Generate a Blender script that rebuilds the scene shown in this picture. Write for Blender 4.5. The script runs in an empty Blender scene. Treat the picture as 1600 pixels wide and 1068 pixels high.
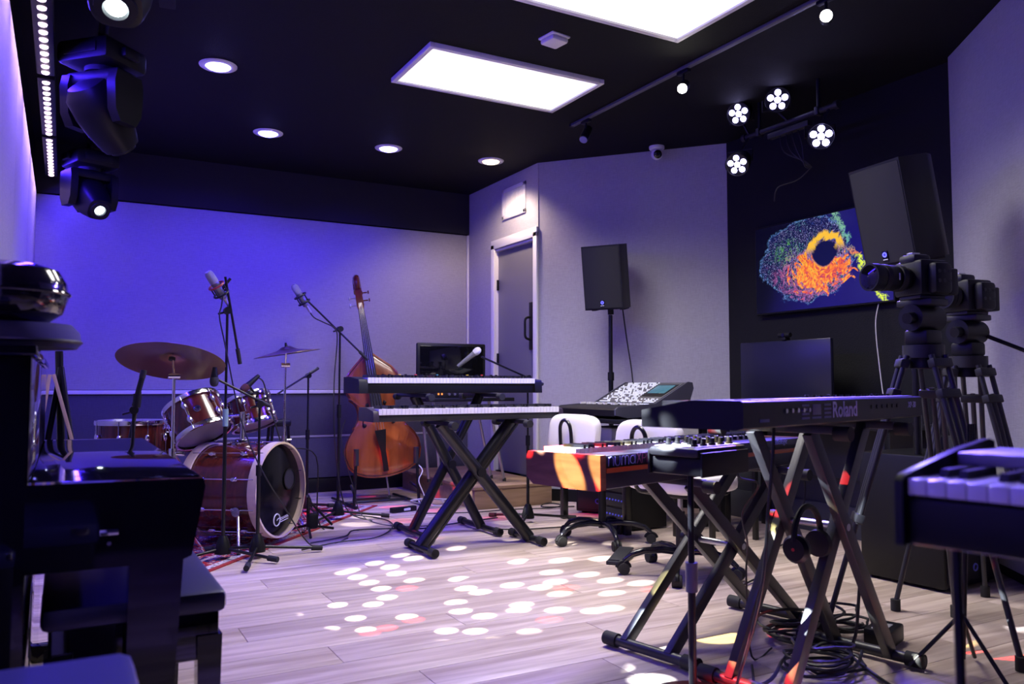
import bpy, bmesh, math, random
from mathutils import Vector as V, Matrix as Mx
random.seed(7)
PI = math.pi
R = math.radians
C = bpy.context.scene.collection
scn = bpy.context.scene

# ------------------------------------------------------------------ camera
CAMZ = 0.97
YAW, PITCH = 28.863, 3.110
cd = bpy.data.cameras.new('camera')
cam = bpy.data.objects.new('camera', cd)
C.objects.link(cam)
cam.location = (0, 0, CAMZ)
cam.rotation_euler = (R(90 + PITCH), 0, R(-YAW))
cd.sensor_width = 36
cd.lens = 36 * 1270 / 1600
cd.clip_start = 0.02
cd.dof.use_dof = True
cd.dof.focus_distance = 4.6
cd.dof.aperture_fstop = 4.0
scn.camera = cam
# ------------------------------------------------------------------ world / exposure
w = bpy.data.worlds.new('world')
scn.world = w
w.use_nodes = True
w.node_tree.nodes['Background'].inputs[0].default_value = (0.02, 0.02, 0.05, 1)
w.node_tree.nodes['Background'].inputs[1].default_value = 0.3
vs = scn.view_settings
vs.view_transform = 'Standard'
vs.look = 'None'
vs.exposure = 0.1
vs.gamma = 1.0
vs.use_curve_mapping = False
# light levels of the room's own fixtures
TROFFER = 1.06          # glow of the diffuser itself
PANEL_W = 46.0         # downward light of each panel
BLUE = (0.045, 0.015, 1.0)
DOWN_W = 72.0
PAR_W = 220.0
WASH_W = 2.6
ROOM_W = 17.0

# ------------------------------------------------------------------ materials
MATS = {}
def mat(name, col, rough=0.5, metal=0.0, coat=0.0, spec=0.5, emit=None, es=0.0, bump=None, var=None, trans=0.0):
    if name in MATS: return MATS[name]
    m = bpy.data.materials.new(name); m.use_nodes = True
    nt = m.node_tree; b = nt.nodes['Principled BSDF']
    b.inputs['Base Color'].default_value = (*col, 1)
    b.inputs['Roughness'].default_value = rough
    b.inputs['Metallic'].default_value = metal
    b.inputs['Coat Weight'].default_value = coat
    b.inputs['Coat Roughness'].default_value = 0.05
    b.inputs['Specular IOR Level'].default_value = spec
    b.inputs['Transmission Weight'].default_value = trans
    if emit:
        b.inputs['Emission Color'].default_value = (*emit, 1)
        b.inputs['Emission Strength'].default_value = es
    if bump or var:
        tc = nt.nodes.new('ShaderNodeTexCoord')
    if bump:
        sc, st = bump
        n = nt.nodes.new('ShaderNodeTexNoise'); n.inputs['Scale'].default_value = sc; n.inputs['Detail'].default_value = 3
        nt.links.new(tc.outputs['Object'], n.inputs['Vector'])
        bp = nt.nodes.new('ShaderNodeBump'); bp.inputs['Strength'].default_value = st; bp.inputs['Distance'].default_value = 0.01
        nt.links.new(n.outputs['Fac'], bp.inputs['Height']); nt.links.new(bp.outputs[0], b.inputs['Normal'])
    if var:
        sc, amt = var
        n = nt.nodes.new('ShaderNodeTexNoise'); n.inputs['Scale'].default_value = sc; n.inputs['Detail'].default_value = 5
        nt.links.new(tc.outputs['Object'], n.inputs['Vector'])
        r = nt.nodes.new('ShaderNodeValToRGB')
        r.color_ramp.elements[0].position = .3; r.color_ramp.elements[1].position = .7
        r.color_ramp.elements[0].color = (*[c * (1 - amt) for c in col], 1)
        r.color_ramp.elements[1].color = (*[min(1, c * (1 + amt)) for c in col], 1)
        nt.links.new(n.outputs['Fac'], r.inputs[0]); nt.links.new(r.outputs[0], b.inputs['Base Color'])
    MATS[name] = m
    return m

def fabric(name, col, amt=.10):
    """woven acoustic fabric: crossed thread waves + mottling"""
    m = mat(name, col, .92, spec=.2); nt = m.node_tree; b = nt.nodes['Principled BSDF']
    tc = nt.nodes.new('ShaderNodeTexCoord')
    outs = []
    for sx in ((900, 900, 60), (60, 60, 900)):
        mp = nt.nodes.new('ShaderNodeMapping'); mp.inputs['Scale'].default_value = [v * .35 for v in sx]
        n = nt.nodes.new('ShaderNodeTexNoise'); n.inputs['Scale'].default_value = 1.0; n.inputs['Detail'].default_value = 2
        nt.links.new(tc.outputs['Object'], mp.inputs[0]); nt.links.new(mp.outputs[0], n.inputs['Vector']); outs.append(n.outputs['Fac'])
    a = nt.nodes.new('ShaderNodeMath'); a.operation = 'ADD'
    nt.links.new(outs[0], a.inputs[0]); nt.links.new(outs[1], a.inputs[1])
    r = nt.nodes.new('ShaderNodeValToRGB')
    r.color_ramp.elements[0].position = .35; r.color_ramp.elements[1].position = .65
    r.color_ramp.elements[0].color = (*[c * (1 - 2.2 * amt) for c in col], 1)
    r.color_ramp.elements[1].color = (*[c * (1 + 2.2 * amt) for c in col], 1)
    hv = nt.nodes.new('ShaderNodeMath'); hv.operation = 'MULTIPLY'; hv.inputs[1].default_value = .5
    nt.links.new(a.outputs[0], hv.inputs[0]); nt.links.new(hv.outputs[0], r.inputs[0]); nt.links.new(r.outputs[0], b.inputs['Base Color'])
    bp = nt.nodes.new('ShaderNodeBump'); bp.inputs['Strength'].default_value = .25; bp.inputs['Distance'].default_value = .004
    nt.links.new(hv.outputs[0], bp.inputs['Height']); nt.links.new(bp.outputs[0], b.inputs['Normal'])
    return m

def wood(name, c0, c1, scale=(1, 14, 14), rough=.4, coat=0.0, rand=0.0):
    m = mat(name, c0, rough, coat=coat); nt = m.node_tree; b = nt.nodes['Principled BSDF']
    tc = nt.nodes.new('ShaderNodeTexCoord'); mp = nt.nodes.new('ShaderNodeMapping'); mp.inputs['Scale'].default_value = scale
    n = nt.nodes.new('ShaderNodeTexNoise'); n.inputs['Scale'].default_value = 1.6; n.inputs['Detail'].default_value = 8; n.inputs['Distortion'].default_value = .6
    r = nt.nodes.new('ShaderNodeValToRGB')
    r.color_ramp.elements[0].position = .32; r.color_ramp.elements[1].position = .68
    r.color_ramp.elements[0].color = (*c0, 1); r.color_ramp.elements[1].color = (*c1, 1)
    nt.links.new(tc.outputs['Object'], mp.inputs[0]); nt.links.new(mp.outputs[0], n.inputs['Vector']); nt.links.new(n.outputs['Fac'], r.inputs[0])
    if rand:
        oi = nt.nodes.new('ShaderNodeObjectInfo')
        ad = nt.nodes.new('ShaderNodeVectorMath'); ad.operation = 'MULTIPLY_ADD'
        ad.inputs[1].default_value = (1, 1, 1)
        cb = nt.nodes.new('ShaderNodeCombineXYZ')
        ml = nt.nodes.new('ShaderNodeMath'); ml.operation = 'MULTIPLY'; ml.inputs[1].default_value = 37.0
        nt.links.new(oi.outputs['Random'], ml.inputs[0])
        for k in range(3): nt.links.new(ml.outputs[0], cb.inputs[k])
        nt.links.new(mp.outputs[0], ad.inputs[0]); nt.links.new(cb.outputs[0], ad.inputs[2]); nt.links.new(ad.outputs[0], n.inputs['Vector'])
        hs = nt.nodes.new('ShaderNodeHueSaturation')
        mr = nt.nodes.new('ShaderNodeMapRange'); mr.inputs[3].default_value = 1 - rand; mr.inputs[4].default_value = 1 + rand
        nt.links.new(oi.outputs['Random'], mr.inputs[0]); nt.links.new(mr.outputs[0], hs.inputs['Value'])
        nt.links.new(r.outputs[0], hs.inputs['Color']); nt.links.new(hs.outputs[0], b.inputs['Base Color'])
    else:
        nt.links.new(r.outputs[0], b.inputs['Base Color'])
    return m

M_BLACK = mat('black_plastic', (.006, .006, .008), .45, spec=.28)
M_SATIN = mat('black_satin_metal', (.006, .006, .008), .28, .0, spec=.4)
M_STAND = mat('stand_satin_paint', (.030, .030, .034), .38, spec=.4)
M_RUBBER = mat('black_rubber', (.012, .012, .012), .75)
M_PIANO = mat('black_lacquer', (.004, .004, .005), .06, coat=.4)
M_GREYP = mat('dark_grey_plastic', (.02, .02, .024), .5, spec=.35)
M_CHROME = mat('chrome', (.75, .75, .78), .14, 1)
M_STEEL = mat('brushed_steel', (.5, .5, .52), .35, 1)
M_WHITE = mat('white_paint', (.72, .71, .72), .5)
M_KEY = mat('white_key_plastic', (.8, .79, .78), .25)
M_BKEY = mat('black_key_plastic', (.012, .012, .014), .3)
M_FAB = fabric('grey_acoustic_fabric', (.38, .37, .41), .05)
M_CEIL = mat('black_ceiling_paint', (.003, .003, .004), .8, spec=.25, bump=(220, .3))
M_DARKW = mat('charcoal_wall_paint', (.006, .006, .008), .7, spec=.25, bump=(120, .2))
M_LOWF = fabric('dark_blue_grey_fabric', (.07, .067, .10), .05)
M_CABLE = mat('cable_rubber', (.01, .01, .011), .5)
M_WCABLE = mat('white_cable', (.6, .58, .58), .5)
M_VINYL = mat('white_vinyl', (.74, .71, .72), .45, bump=(60, .06))
M_PLANK = wood('oak_plank', (.40, .30, .245), (.66, .545, .47), (1.2, 16, 1), .38, rand=.09)
M_STEP = wood('step_oak', (.22, .135, .08), (.33, .215, .135), (1.5, 14, 14), .45)
M_MAROON = wood('maroon_lacquered_maple', (.05, .007, .005), (.11, .018, .011), (14, 14, 1.2), .2, coat=.45)
M_BASSW = wood('bass_varnish', (.20, .042, .010), (.36, .090, .020), (9, 9, 1.2), .22, coat=.7)
M_BASSD = wood('bass_rib_varnish', (.09, .016, .006), (.15, .032, .010), (9, 9, 1.2), .22, coat=.7)
M_EBONY = mat('ebony', (.008, .007, .007), .45, spec=.25)
M_HOOPW = wood('pale_hoop_maple', (.55, .42, .34), (.7, .56, .46), (3, 3, 3), .35)
M_BRONZE = mat('cymbal_bronze', (.42, .30, .17), .3, 1, bump=(40, .05))
M_MYLAR = mat('drum_head_black', (.004, .004, .006), .15, spec=.18)
M_CLEAR = mat('drum_head_translucent', (.28, .25, .32), .3)

# ------------------------------------------------------------------ mesh builder
class MB:
    def __init__(s, M=None):
        s.v = []; s.f = []; s.M = M or Mx()
    def add(s, vs, fs, M=None):
        o = len(s.v); T = s.M @ M if M else s.M
        s.v += [tuple(T @ V(p)) for p in vs]
        s.f += [tuple(i + o for i in f) for f in fs]
        return s
    def box(s, c, d, b=0.0, rot=None):
        x, y, z = [a / 2 for a in d]
        M = Mx.Translation(c)
        if rot is not None: M = M @ rot
        if b <= 0:
            vs = [(i * x, j * y, k * z) for i in (-1, 1) for j in (-1, 1) for k in (-1, 1)]
            fs = [(0, 1, 3, 2), (4, 6, 7, 5), (0, 4, 5, 1), (2, 3, 7, 6), (0, 2, 6, 4), (1, 5, 7, 3)]
            return s.add(vs, fs, M)
        b = min(b, x * .98, y * .98, z * .98)
        bm = bmesh.new(); bmesh.ops.create_cube(bm, size=1)
        for q in bm.verts: q.co = V((q.co.x * d[0], q.co.y * d[1], q.co.z * d[2]))
        bmesh.ops.bevel(bm, geom=list(bm.edges), offset=b, segments=2, affect='EDGES', profile=.5)
        bm.verts.index_update()
        vs = [tuple(q.co) for q in bm.verts]; fs = [tuple(q.index for q in f.verts) for f in bm.faces]
        bm.free()
        return s.add(vs, fs, M)
    def cyl(s, p0, p1, r0, r1=None, n=14, cap=True):
        p0, p1 = V(p0), V(p1); r1 = r0 if r1 is None else r1
        q = (p1 - p0).to_track_quat('Z', 'Y').to_matrix()
        vs = []
        for p, r in ((p0, r0), (p1, r1)):
            for i in range(n):
                a = 2 * PI * i / n
                vs.append(tuple(p + q @ V((r * math.cos(a), r * math.sin(a), 0))))
        fs = [(i, (i + 1) % n, n + (i + 1) % n, n + i) for i in range(n)]
        if cap: fs += [tuple(range(n - 1, -1, -1)), tuple(range(n, 2 * n))]
        return s.add(vs, fs)
    def tube(s, pts, r, n=8, closed=False, flat=1.0):
        pts = [V(p) for p in pts]; m = len(pts); vs = []; up = None
        for i, p in enumerate(pts):
            a = pts[(i - 1) % m] if (closed or i > 0) else p
            b = pts[(i + 1) % m] if (closed or i < m - 1) else p
            t = (b - a)
            t = t.normalized() if t.length > 1e-9 else V((0, 0, 1))
            if up is None:
                up = t.orthogonal().normalized()
            up = up - t * up.dot(t)
            up = up.normalized() if up.length > 1e-6 else t.orthogonal().normalized()
            sd = t.cross(up)
            rr = r[i] if isinstance(r, (list, tuple)) else r
            for k in range(n):
                g = 2 * PI * k / n
                vs.append(tuple(p + up * (rr * math.cos(g)) + sd * (rr * flat * math.sin(g))))
        fs = []
        for i in range(m if closed else m - 1):
            j = (i + 1) % m
            fs += [(i * n + k, i * n + (k + 1) % n, j * n + (k + 1) % n, j * n + k) for k in range(n)]
        if not closed: fs += [tuple(range(n - 1, -1, -1)), tuple(range((m - 1) * n, m * n))]
        return s.add(vs, fs)
    def lathe(s, prof, M=None, n=28, capend=True):
        vs = []; m = len(prof)
        for r, z in prof:
            for i in range(n):
                a = 2 * PI * i / n; vs.append((r * math.cos(a), r * math.sin(a), z))
        fs = []
        for k in range(m - 1):
            fs += [(k * n + i, k * n + (i + 1) % n, (k + 1) * n + (i + 1) % n, (k + 1) * n + i) for i in range(n)]
        if capend:
            fs += [tuple(range(n - 1, -1, -1)), tuple(range((m - 1) * n, m * n))]
        return s.add(vs, fs, M)
    def prism(s, poly, z0, z1, M=None):
        n = len(poly)
        vs = [(x, y, z0) for x, y in poly] + [(x, y, z1) for x, y in poly]
        fs = [(i, (i + 1) % n, n + (i + 1) % n, n + i) for i in range(n)] + [tuple(range(n - 1, -1, -1)), tuple(range(n, 2 * n))]
        return s.add(vs, fs, M)
    def loft(s, secs, M=None, closed=True):
        n = len(secs[0]); vs = [p for c in secs for p in c]; fs = []
        for k in range(len(secs) - 1):
            rng = n if closed else n - 1
            fs += [(k * n + i, k * n + (i + 1) % n, (k + 1) * n + (i + 1) % n, (k + 1) * n + i) for i in range(rng)]
        if closed: fs += [tuple(range(n - 1, -1, -1)), tuple(range((len(secs) - 1) * n, len(secs) * n))]
        return s.add(vs, fs, M)
    def sup(s, c, d, e1=.4, e2=.4, M=None, nu=28, nv=14):
        """super-ellipsoid cushion"""
        f = lambda t, e: math.copysign(abs(t) ** e, t)
        vs = []; fs = []
        for j in range(nv + 1):
            p = -PI / 2 + PI * j / nv
            for i in range(nu):
                a = 2 * PI * i / nu
                vs.append((d[0] / 2 * f(math.cos(p), e1) * f(math.cos(a), e2), d[1] / 2 * f(math.cos(p), e1) * f(math.sin(a), e2), d[2] / 2 * f(math.sin(p), e1)))
        for j in range(nv):
            fs += [(j * nu + i, j * nu + (i + 1) % nu, (j + 1) * nu + (i + 1) % nu, (j + 1) * nu + i) for i in range(nu)]
        T = Mx.Translation(c) @ M if M else Mx.Translation(c)
        return s.add(vs, fs, T)
    def build(s, name, m, parent=None, world=False, sharp=38, kind=None):
        me = bpy.data.meshes.new(name)
        vs = s.v
        if world and parent is not None:
            inv = WM[parent.name].inverted()
            vs = [tuple(inv @ V(p)) for p in vs]
        me.from_pydata(vs, [], s.f)
        me.materials.append(m)
        me.polygons.foreach_set('use_smooth', [True] * len(me.polygons))
        me.validate(); me.update()
        me.set_sharp_from_angle(angle=R(sharp))
        o = bpy.data.objects.new(name, me); C.objects.link(o)
        if parent is not None: o.parent = parent
        WM[o.name] = WM[parent.name].copy() if parent is not None else Mx()
        if kind: o['kind'] = kind
        return o
WM = {}
def T(name, label, cat, loc=(0, 0, 0), rz=0.0, group=None, kind=None):
    o = bpy.data.objects.new(name, None); C.objects.link(o)
    o.location = loc; o.rotation_euler = (0, 0, rz)
    o.empty_display_size = .05
    if kind: o['kind'] = kind
    else: o['label'] = label; o['category'] = cat
    if group: o['group'] = group
    WM[o.name] = Mx.Translation(loc) @ Mx.Rotation(rz, 4, 'Z')
    return o
def tag(o, label, cat, group=None, kind=None):
    o['label'] = label; o['category'] = cat
    if group: o['group'] = group
    if kind: o['kind'] = kind
    return o
def struct(o):
    o['kind'] = 'structure'; return o
def inst(src, name, parent, loc=(0, 0, 0), rot=(0, 0, 0)):
    o = bpy.data.objects.new(name, src.data); C.objects.link(o)
    o.location = loc; o.rotation_euler = rot; o.parent = parent
    WM[o.name] = Mx()
    return o
def B(name, m, parent, c, d, b=0.0, rot=None, world=False):
    return MB().box(c, d, b, rot).build(name, m, parent, world)
def CY(name, m, parent, p0, p1, r0, r1=None, n=14, world=False):
    return MB().cyl(p0, p1, r0, r1, n).build(name, m, parent, world)
def TU(name, m, parent, pts, r, n=8, closed=False, world=False):
    return MB().tube(pts, r, n, closed).build(name, m, parent, world)
def frame(o, x, y, z=None):
    """matrix with origin o, x axis, y axis"""
    x = V(x).normalized(); y = V(y); y = (y - x * y.dot(x)).normalized(); z = x.cross(y)
    m = Mx((x, y, z)).transposed().to_4x4(); m.translation = V(o); return m
def look(o, d, up=(0, 0, 1)):
    """z axis along d"""
    z = V(d).normalized(); u = V(up)
    if abs(z.dot(u)) > .99: u = V((0, 1, 0))
    x = u.cross(z).normalized(); y = z.cross(x)
    m = Mx((x, y, z)).transposed().to_4x4(); m.translation = V(o); return m
def smooth_path(pts, k=6):
    pts = [V(p) for p in pts]; out = []
    P = [pts[0]] + pts + [pts[-1]]
    for i in range(1, len(P) - 2):
        for j in range(k):
            t = j / k; a, b, c, d = P[i - 1], P[i], P[i + 1], P[i + 2]
            out.append(.5 * ((2 * b) + (c - a) * t + (2 * a - 5 * b + 4 * c - d) * t * t + (3 * b - a - 3 * c + d) * t ** 3))
    out.append(pts[-1]); return out
def text(name, s, size, M, m, parent, ext=.0006, bold=0.0, world=False, shear=0.0, spacing=1.0):
    cu = bpy.data.curves.new('txt', 'FONT'); cu.body = s; cu.size = size; cu.extrude = ext; cu.offset = bold
    cu.align_x = 'CENTER'; cu.align_y = 'CENTER'; cu.resolution_u = 3; cu.shear = shear; cu.space_character = spacing
    t = bpy.data.objects.new('txt', cu)
    me = bpy.data.meshes.new_from_object(t)
    vs = [tuple(v.co) for v in me.vertices]; fs = [tuple(p.vertices) for p in me.polygons]
    bpy.data.objects.remove(t); bpy.data.meshes.remove(me); bpy.data.curves.remove(cu)
    mb = MB(); mb.add(vs, fs, M)
    return mb.build(name, m, parent, world, sharp=20)
def spot(name, loc, d, W, col, size=60, blend=.3, r=.04, parent=None, gobo=None):
    l = bpy.data.lights.new(name, 'SPOT'); l.energy = W; l.color = col; l.spot_size = R(size); l.spot_blend = blend; l.shadow_soft_size = r
    o = bpy.data.objects.new(name, l); C.objects.link(o)
    m = look(loc, -V(d))
    if parent is not None: m = WM[parent.name].inverted() @ m; o.parent = parent
    o.matrix_local = m
    if gobo: gobo(l)
    return o

# ================================================================== THE ROOM
CE = 2.92                       # ceiling height
XL, YB, XD, XT = -0.25, 7.44, 3.584, 4.62
A0, A1 = (3.584, 6.04), (4.62, 4.81)      # angled fabric wall beside the door
B0 = (4.565, 2.87); B1 = (2.93, 0.78)     # angled fabric wall beside the camera tripods
YF = -1.6
# floor: sub-floor slab and separate oak boards
fl = struct(MB().box(((XL + 4.7) / 2, (YB + YF) / 2, -.03), (4.7 - XL + .3, YB - YF + .3, .044)).build('floor', mat('subfloor', (.10, .07, .05), .8)))
PW, PL, PT = .20, 1.52, .008
base_pl = {}
def plank_mesh(L):
    k = round(L, 3)
    if k not in base_pl:
        base_pl[k] = MB().box((0, 0, 0), (L - .0022, PW - .0022, PT), .0012).build('plank', M_PLANK, fl)
        base_pl[k]['_new'] = 1
    return base_pl[k]
row = 0; y = YB - PW / 2
while y > YF:
    x = XL - [.2, 1.1, .65, 1.35, .4, .9][row % 6] + .02
    xmax = 4.66 if y > .6 else 3.0
    while x < xmax:
        a, b = max(x, XL), min(x + PL, xmax)
        if b - a > .06:
            src = plank_mesh(b - a)
            loc = ((a + b) / 2, y, -PT / 2)
            if '_new' in src: src.location = loc; del src['_new']
            else: inst(src, 'plank', fl, loc)
        x += PL
    y -= PW; row += 1
# ceiling
ce = MB().box((2.2, 2.92, CE + .05), (5.2, 9.4, .1)).build('ceiling', M_CEIL); struct(ce)
# back wall: structural wall, fabric panels, rail, dark lower panels
wb = struct(MB().box((1.9, YB + .06, CE / 2), (4.6, .12, CE)).build('wall_back', M_DARKW))
B('fabric_panel', M_FAB, wb, ((XL + XD) / 2 - .012, YB - .012, (.94 + 2.50) / 2), (XD - XL - .03, .024, 2.50 - .94), .004)
B('corner_strip', M_WHITE, wb, (XD - .012, YB - .02, (.94 + 2.5) / 2), (.02, .035, 1.56), .003)
for z0, z1 in ((.135, .50), (.525, .90)):
    B('lower_panel', M_LOWF, wb, ((XL + XD) / 2, YB - .010, (z0 + z1) / 2), (XD - XL - .01, .02, z1 - z0), .003)
struct(MB().box(((XL + XD) / 2, YB - .02, .92), (XD - XL - .005, .04, .032), .004).build('trim_1', M_WHITE))
struct(MB().box(((XL + XD) / 2, YB - .012, .5125), (XD - XL - .005, .024, .02), .003).build('trim_2', mat('grey_trim', (.3, .29, .33), .5)))
struct(MB().box(((XL + XD) / 2, YB - .012, .065), (XD - XL - .005, .022, .12), .004).build('baseboard_back', M_BLACK))
# dark soffit band between panel top and ceiling, duct box at left
struct(MB().box(((XL + XD) / 2, YB - .02, 2.715), (XD - XL - .005, .04, .41)).build('trim_3', mat('dark_blue_soffit', (.022, .022, .03), .8, spec=.2)))
# left wall
wl = struct(MB().box((XL - .06, (YB + YF) / 2, CE / 2), (.12, YB - YF, CE)).build('wall_left', M_DARKW))
yy = YF + .05
for k in range(6):
    B('fabric_panel', M_FAB, wl, (XL + .012, yy + .75, 1.3), (.024, 1.485, 2.40), .006); yy += 1.5
# door wall with opening (Y 6.12..6.82)
wd = struct(MB().box((XD + .06, 7.16, CE / 2), (.12, .56, CE)).box((XD + .06, 6.455, 2.61), (.12, .85, .62)).build('wall_door', M_FAB))
dr = T('door_1', '', '', (XD, 6.455, .18), 0, kind='structure')
B('door_leaf', mat('slate_door_paint', (.155, .15, .18), .45), dr, (.05, 0, 1.035), (.045, .735, 2.06), .003)
for sgn in (-1, 1):
    B('door_casing', M_WHITE, dr, (-.011, sgn * .3975, 1.06), (.022, .065, 2.15), .004)
    B('door_jamb', M_WHITE, dr, (.05, sgn * .376, 1.05), (.1, .016, 2.09), .002)
B('door_casing', M_WHITE, dr, (-.011, 0, 2.135), (.022, .86, .085), .004)
B('door_jamb', M_WHITE, dr, (.05, 0, 2.08), (.1, .74, .02), .002)
for z in (.25, 1.05, 1.75):
    B('hinge', M_BLACK, dr, (.018, .36, z), (.018, .022, .10), .003)
ph = B('push_plate', M_BLACK, dr, (.018, -.305, 1.32), (.022, .11, .42), .003)
MB().tube(smooth_path([(.01, -.27, 1.20), (-.04, -.27, 1.22), (-.045, -.27, 1.30), (-.04, -.27, 1.38), (.01, -.27, 1.40)]), .011).build('pull_handle', M_BLACK, ph)
# angled wall next to door
def slab(name, p, q, z0, z1, t, m, par=None, out=1, b=0.0):
    p, q = V((*p, 0)), V((*q, 0)); d = (q - p); L = d.length; d.normalize(); n = V((d.y, -d.x, 0)) * out
    c = (p + q) / 2 + n * (t / 2) + V((0, 0, (z0 + z1) / 2))
    return MB().box(c, (L, t, z1 - z0), b, rot=Mx.Rotation(math.atan2(d.y, d.x), 4, 'Z')).build(name, m, par)
wa = struct(slab('wall_angled', A0, A1, 0, CE, .12, M_FAB, out=-1))
struct(slab('baseboard_angled', A0, A1, .0, .10, .015, M_BLACK, out=1))
# TV wall
wt = struct(MB().box((XT + .06, 3.85, CE / 2), (.12, 2.1, CE)).build('wall_tv', M_DARKW))
struct(MB().box((XT - .1, 3.8, .10), (.2, 1.9, .20), .004).build('baseboard_tv', mat('charcoal_board', (.045, .047, .055), .6)))
for z in (.31, .56):
    B('wainscot_panel', mat('charcoal_panel', (.03, .032, .042), .7), wt, (XT - .09, 3.8, z), (.18, 1.88, .235), .006)
# right angled wall and the unseen rest of the shell
wr = struct(slab('wall_right', B0, B1, 0, CE, .12, M_DARKW, out=-1))
slab('fabric_panel', B0, B1, .06, CE - .004, .03, M_FAB, wr, out=1, b=.004)
struct(MB().box((2.99, (B1[1] + YF) / 2, CE / 2), (.12, B1[1] - YF, CE)).build('wall_side', M_DARKW))
struct(MB().box((1.4, YF - .06, CE / 2), (3.4, .12, CE)).build('wall_front', M_DARKW))
# step in front of the door
st = T('wooden_step', 'low oak platform step in front of the slate door', 'step', (3.2, 6.5, 0))
SX0, SX1, SY0 = 2.85, 3.56, 5.77
for k in range(5):
    y0 = SY0 + k * .322
    B('tread_board', M_STEP, st, ((SX0 + SX1) / 2, y0 + .16, .165), (SX1 - SX0 + .02, .318, .025), .003, world=True)
B('riser', M_STEP, st, ((SX0 + SX1) / 2, SY0 + .02, .076), (SX1 - SX0, .025, .15), .002, world=True)
B('side_board', M_STEP, st, (SX0 + .02, SY0 + .8, .076), (.025, 1.56, .15), .002, world=True)
# air vent over the door
vt = T('air_vent', 'white framed air vent grille high on the wall above the door', 'vent', (XD, 6.455, 2.54))
for dy in (-.2, .2): B('vent_frame', M_WHITE, vt, (-.008, dy, .125), (.018, .035, .28), .003)
for dz in (0, .25): B('vent_frame', M_WHITE, vt, (-.008, 0, dz), (.018, .435, .035), .003)
B('vent_back', mat('vent_beige', (.35, .33, .27), .7), vt, (-.003, 0, .125), (.004, .37, .22))
sl = None
for k in range(13):
    p = (-.009, -.168 + k * .028, .125)
    if sl is None: sl = B('slat', M_WHITE, vt, (0, 0, 0), (.012, .014, .216), .002); sl.location = p; sl.rotation_euler = (0, 0, .5)
    else: inst(sl, 'slat', vt, p, (0, 0, .5))

# ================================================================== CEILING FIXTURES
M_TROF = mat('troffer_diffuser', (.9, .9, .9), .5, emit=(1, .96, .93), es=TROFFER)
def troffer(x, y, label):
    t = T('ceiling_light_panel', label, 'light panel', (x, y, CE - .03), 0, 'flat ceiling light panels')
    for sx in (-1, 1): B('panel_frame', M_WHITE, t, (sx * .585, 0, .012), (.03, .63, .03), .003)
    for sy in (-1, 1): B('panel_frame', M_WHITE, t, (0, sy * .3, .012), (1.14, .03, .03), .003)
    B('diffuser', M_TROF, t, (0, 0, .014), (1.14, .57, .012))
    l = bpy.data.lights.new('panel_light', 'AREA'); l.shape = 'RECTANGLE'; l.size = 1.12; l.size_y = .55; l.energy = PANEL_W; l.color = (1, .94, .89); l.spread = R(140)
    o = bpy.data.objects.new('panel_light', l); C.objects.link(o); o.parent = t; o.location = (0, 0, .004)
troffer(2.365, 4.475, 'fully visible rectangular white ceiling light panel in the middle')
troffer(2.365, 3.14, 'rectangular white ceiling light panel cut off by the top edge')
DL = [((.775, 5.113), 'blue glowing recessed downlight nearest the moving heads, largest of the row', 1),
      ((1.331, 6.307), 'blue glowing recessed downlight above the drum kit cymbals', 1),
      ((2.285, 6.244), 'blue glowing recessed downlight in the middle of the ceiling row', 1),
      ((3.195, 6.175), 'warm white recessed downlight close to the door vent', 0)]
for (x, y), lab, bl in DL:
    t = T('recessed_downlight', lab, 'downlight', (x, y, CE), 0, 'recessed ceiling downlights')
    MB().lathe([(.072, -.001), (.074, -.010), (.104, -.010), (.110, -.006), (.112, -.001)], capend=False).build('trim_ring', M_WHITE, t)
    em = mat('downlight_blue', (.5, .5, .6), .5, emit=(.22, .20, 1.0), es=22) if bl else mat('downlight_warm', (.6, .6, .5), .5, emit=(1, .72, .42), es=7)
    MB().lathe([(.073, -.006), (.066, -.016), (.045, -.025), (.02, -.030), (.001, -.031)], capend=False).build('lens', em, t)
    if bl: spot('downlight_beam', (x, y, CE - .06), (-.12 if x < 2 else .0, .40, -1), DOWN_W, BLUE, 125, .6, .06, t)
    else: spot('downlight_beam', (x, y, CE - .06), (.12, .25, -1), 60, (1, .76, .56), 130, .6, .06, t)
sd = T('smoke_detector', 'small white square detector box beside the big light panel', 'detector', (2.356, 3.784, CE), R(8))
B('detector_base', M_WHITE, sd, (0, 0, -.006), (.13, .13, .012), .005)
B('detector_cover', M_WHITE, sd, (0, 0, -.026), (.115, .115, .03), .012)
# track lighting
tk = T('lighting_track', 'thin black ceiling track carrying three spotlights', 'light track', (3.27, 3.4, CE))
B('track_rail', mat('grey_track', (.10, .10, .11), .4), tk, (0, 0, -.012), (.034, 3.2, .02), .003)
B('end_cap', M_BLACK, tk, (0, 1.605, -.012), (.036, .02, .024), .003)
def track_spot(y, d, on, label):
    t = T('track_spotlight', label, 'spotlight', (3.27, y, CE - .024), 0, 'spotlights on the ceiling track')
    B('adapter', M_BLACK, t, (0, 0, -.012), (.03, .10, .022), .004)
    CY('stem', M_BLACK, t, (0, 0, -.02), (0, 0, -.085), .007)
    d = V(d).normalized(); c = V((0, 0, -.10)); a = c - d * .06; b = c + d * .075
    CY('barrel', M_SATIN, t, a, b, .032, n=20)
    CY('lens', mat('spot_on', (.8, .8, .8), .3, emit=(1, .95, .78), es=on) if on else mat('spot_off', (.12, .12, .35), .2), t, b, b + d * .004, .028, n=20)
    if on: spot('spot_beam', V((3.27, y, CE - .124)) + d * .09, d, 30 if on < 70 else 30, (1, .95, .85), 50, .5, .03, t)
    return t
track_spot(4.82, (-.55, -.35, -.75), 0, 'unlit black spotlight at the far end of the ceiling track')
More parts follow.
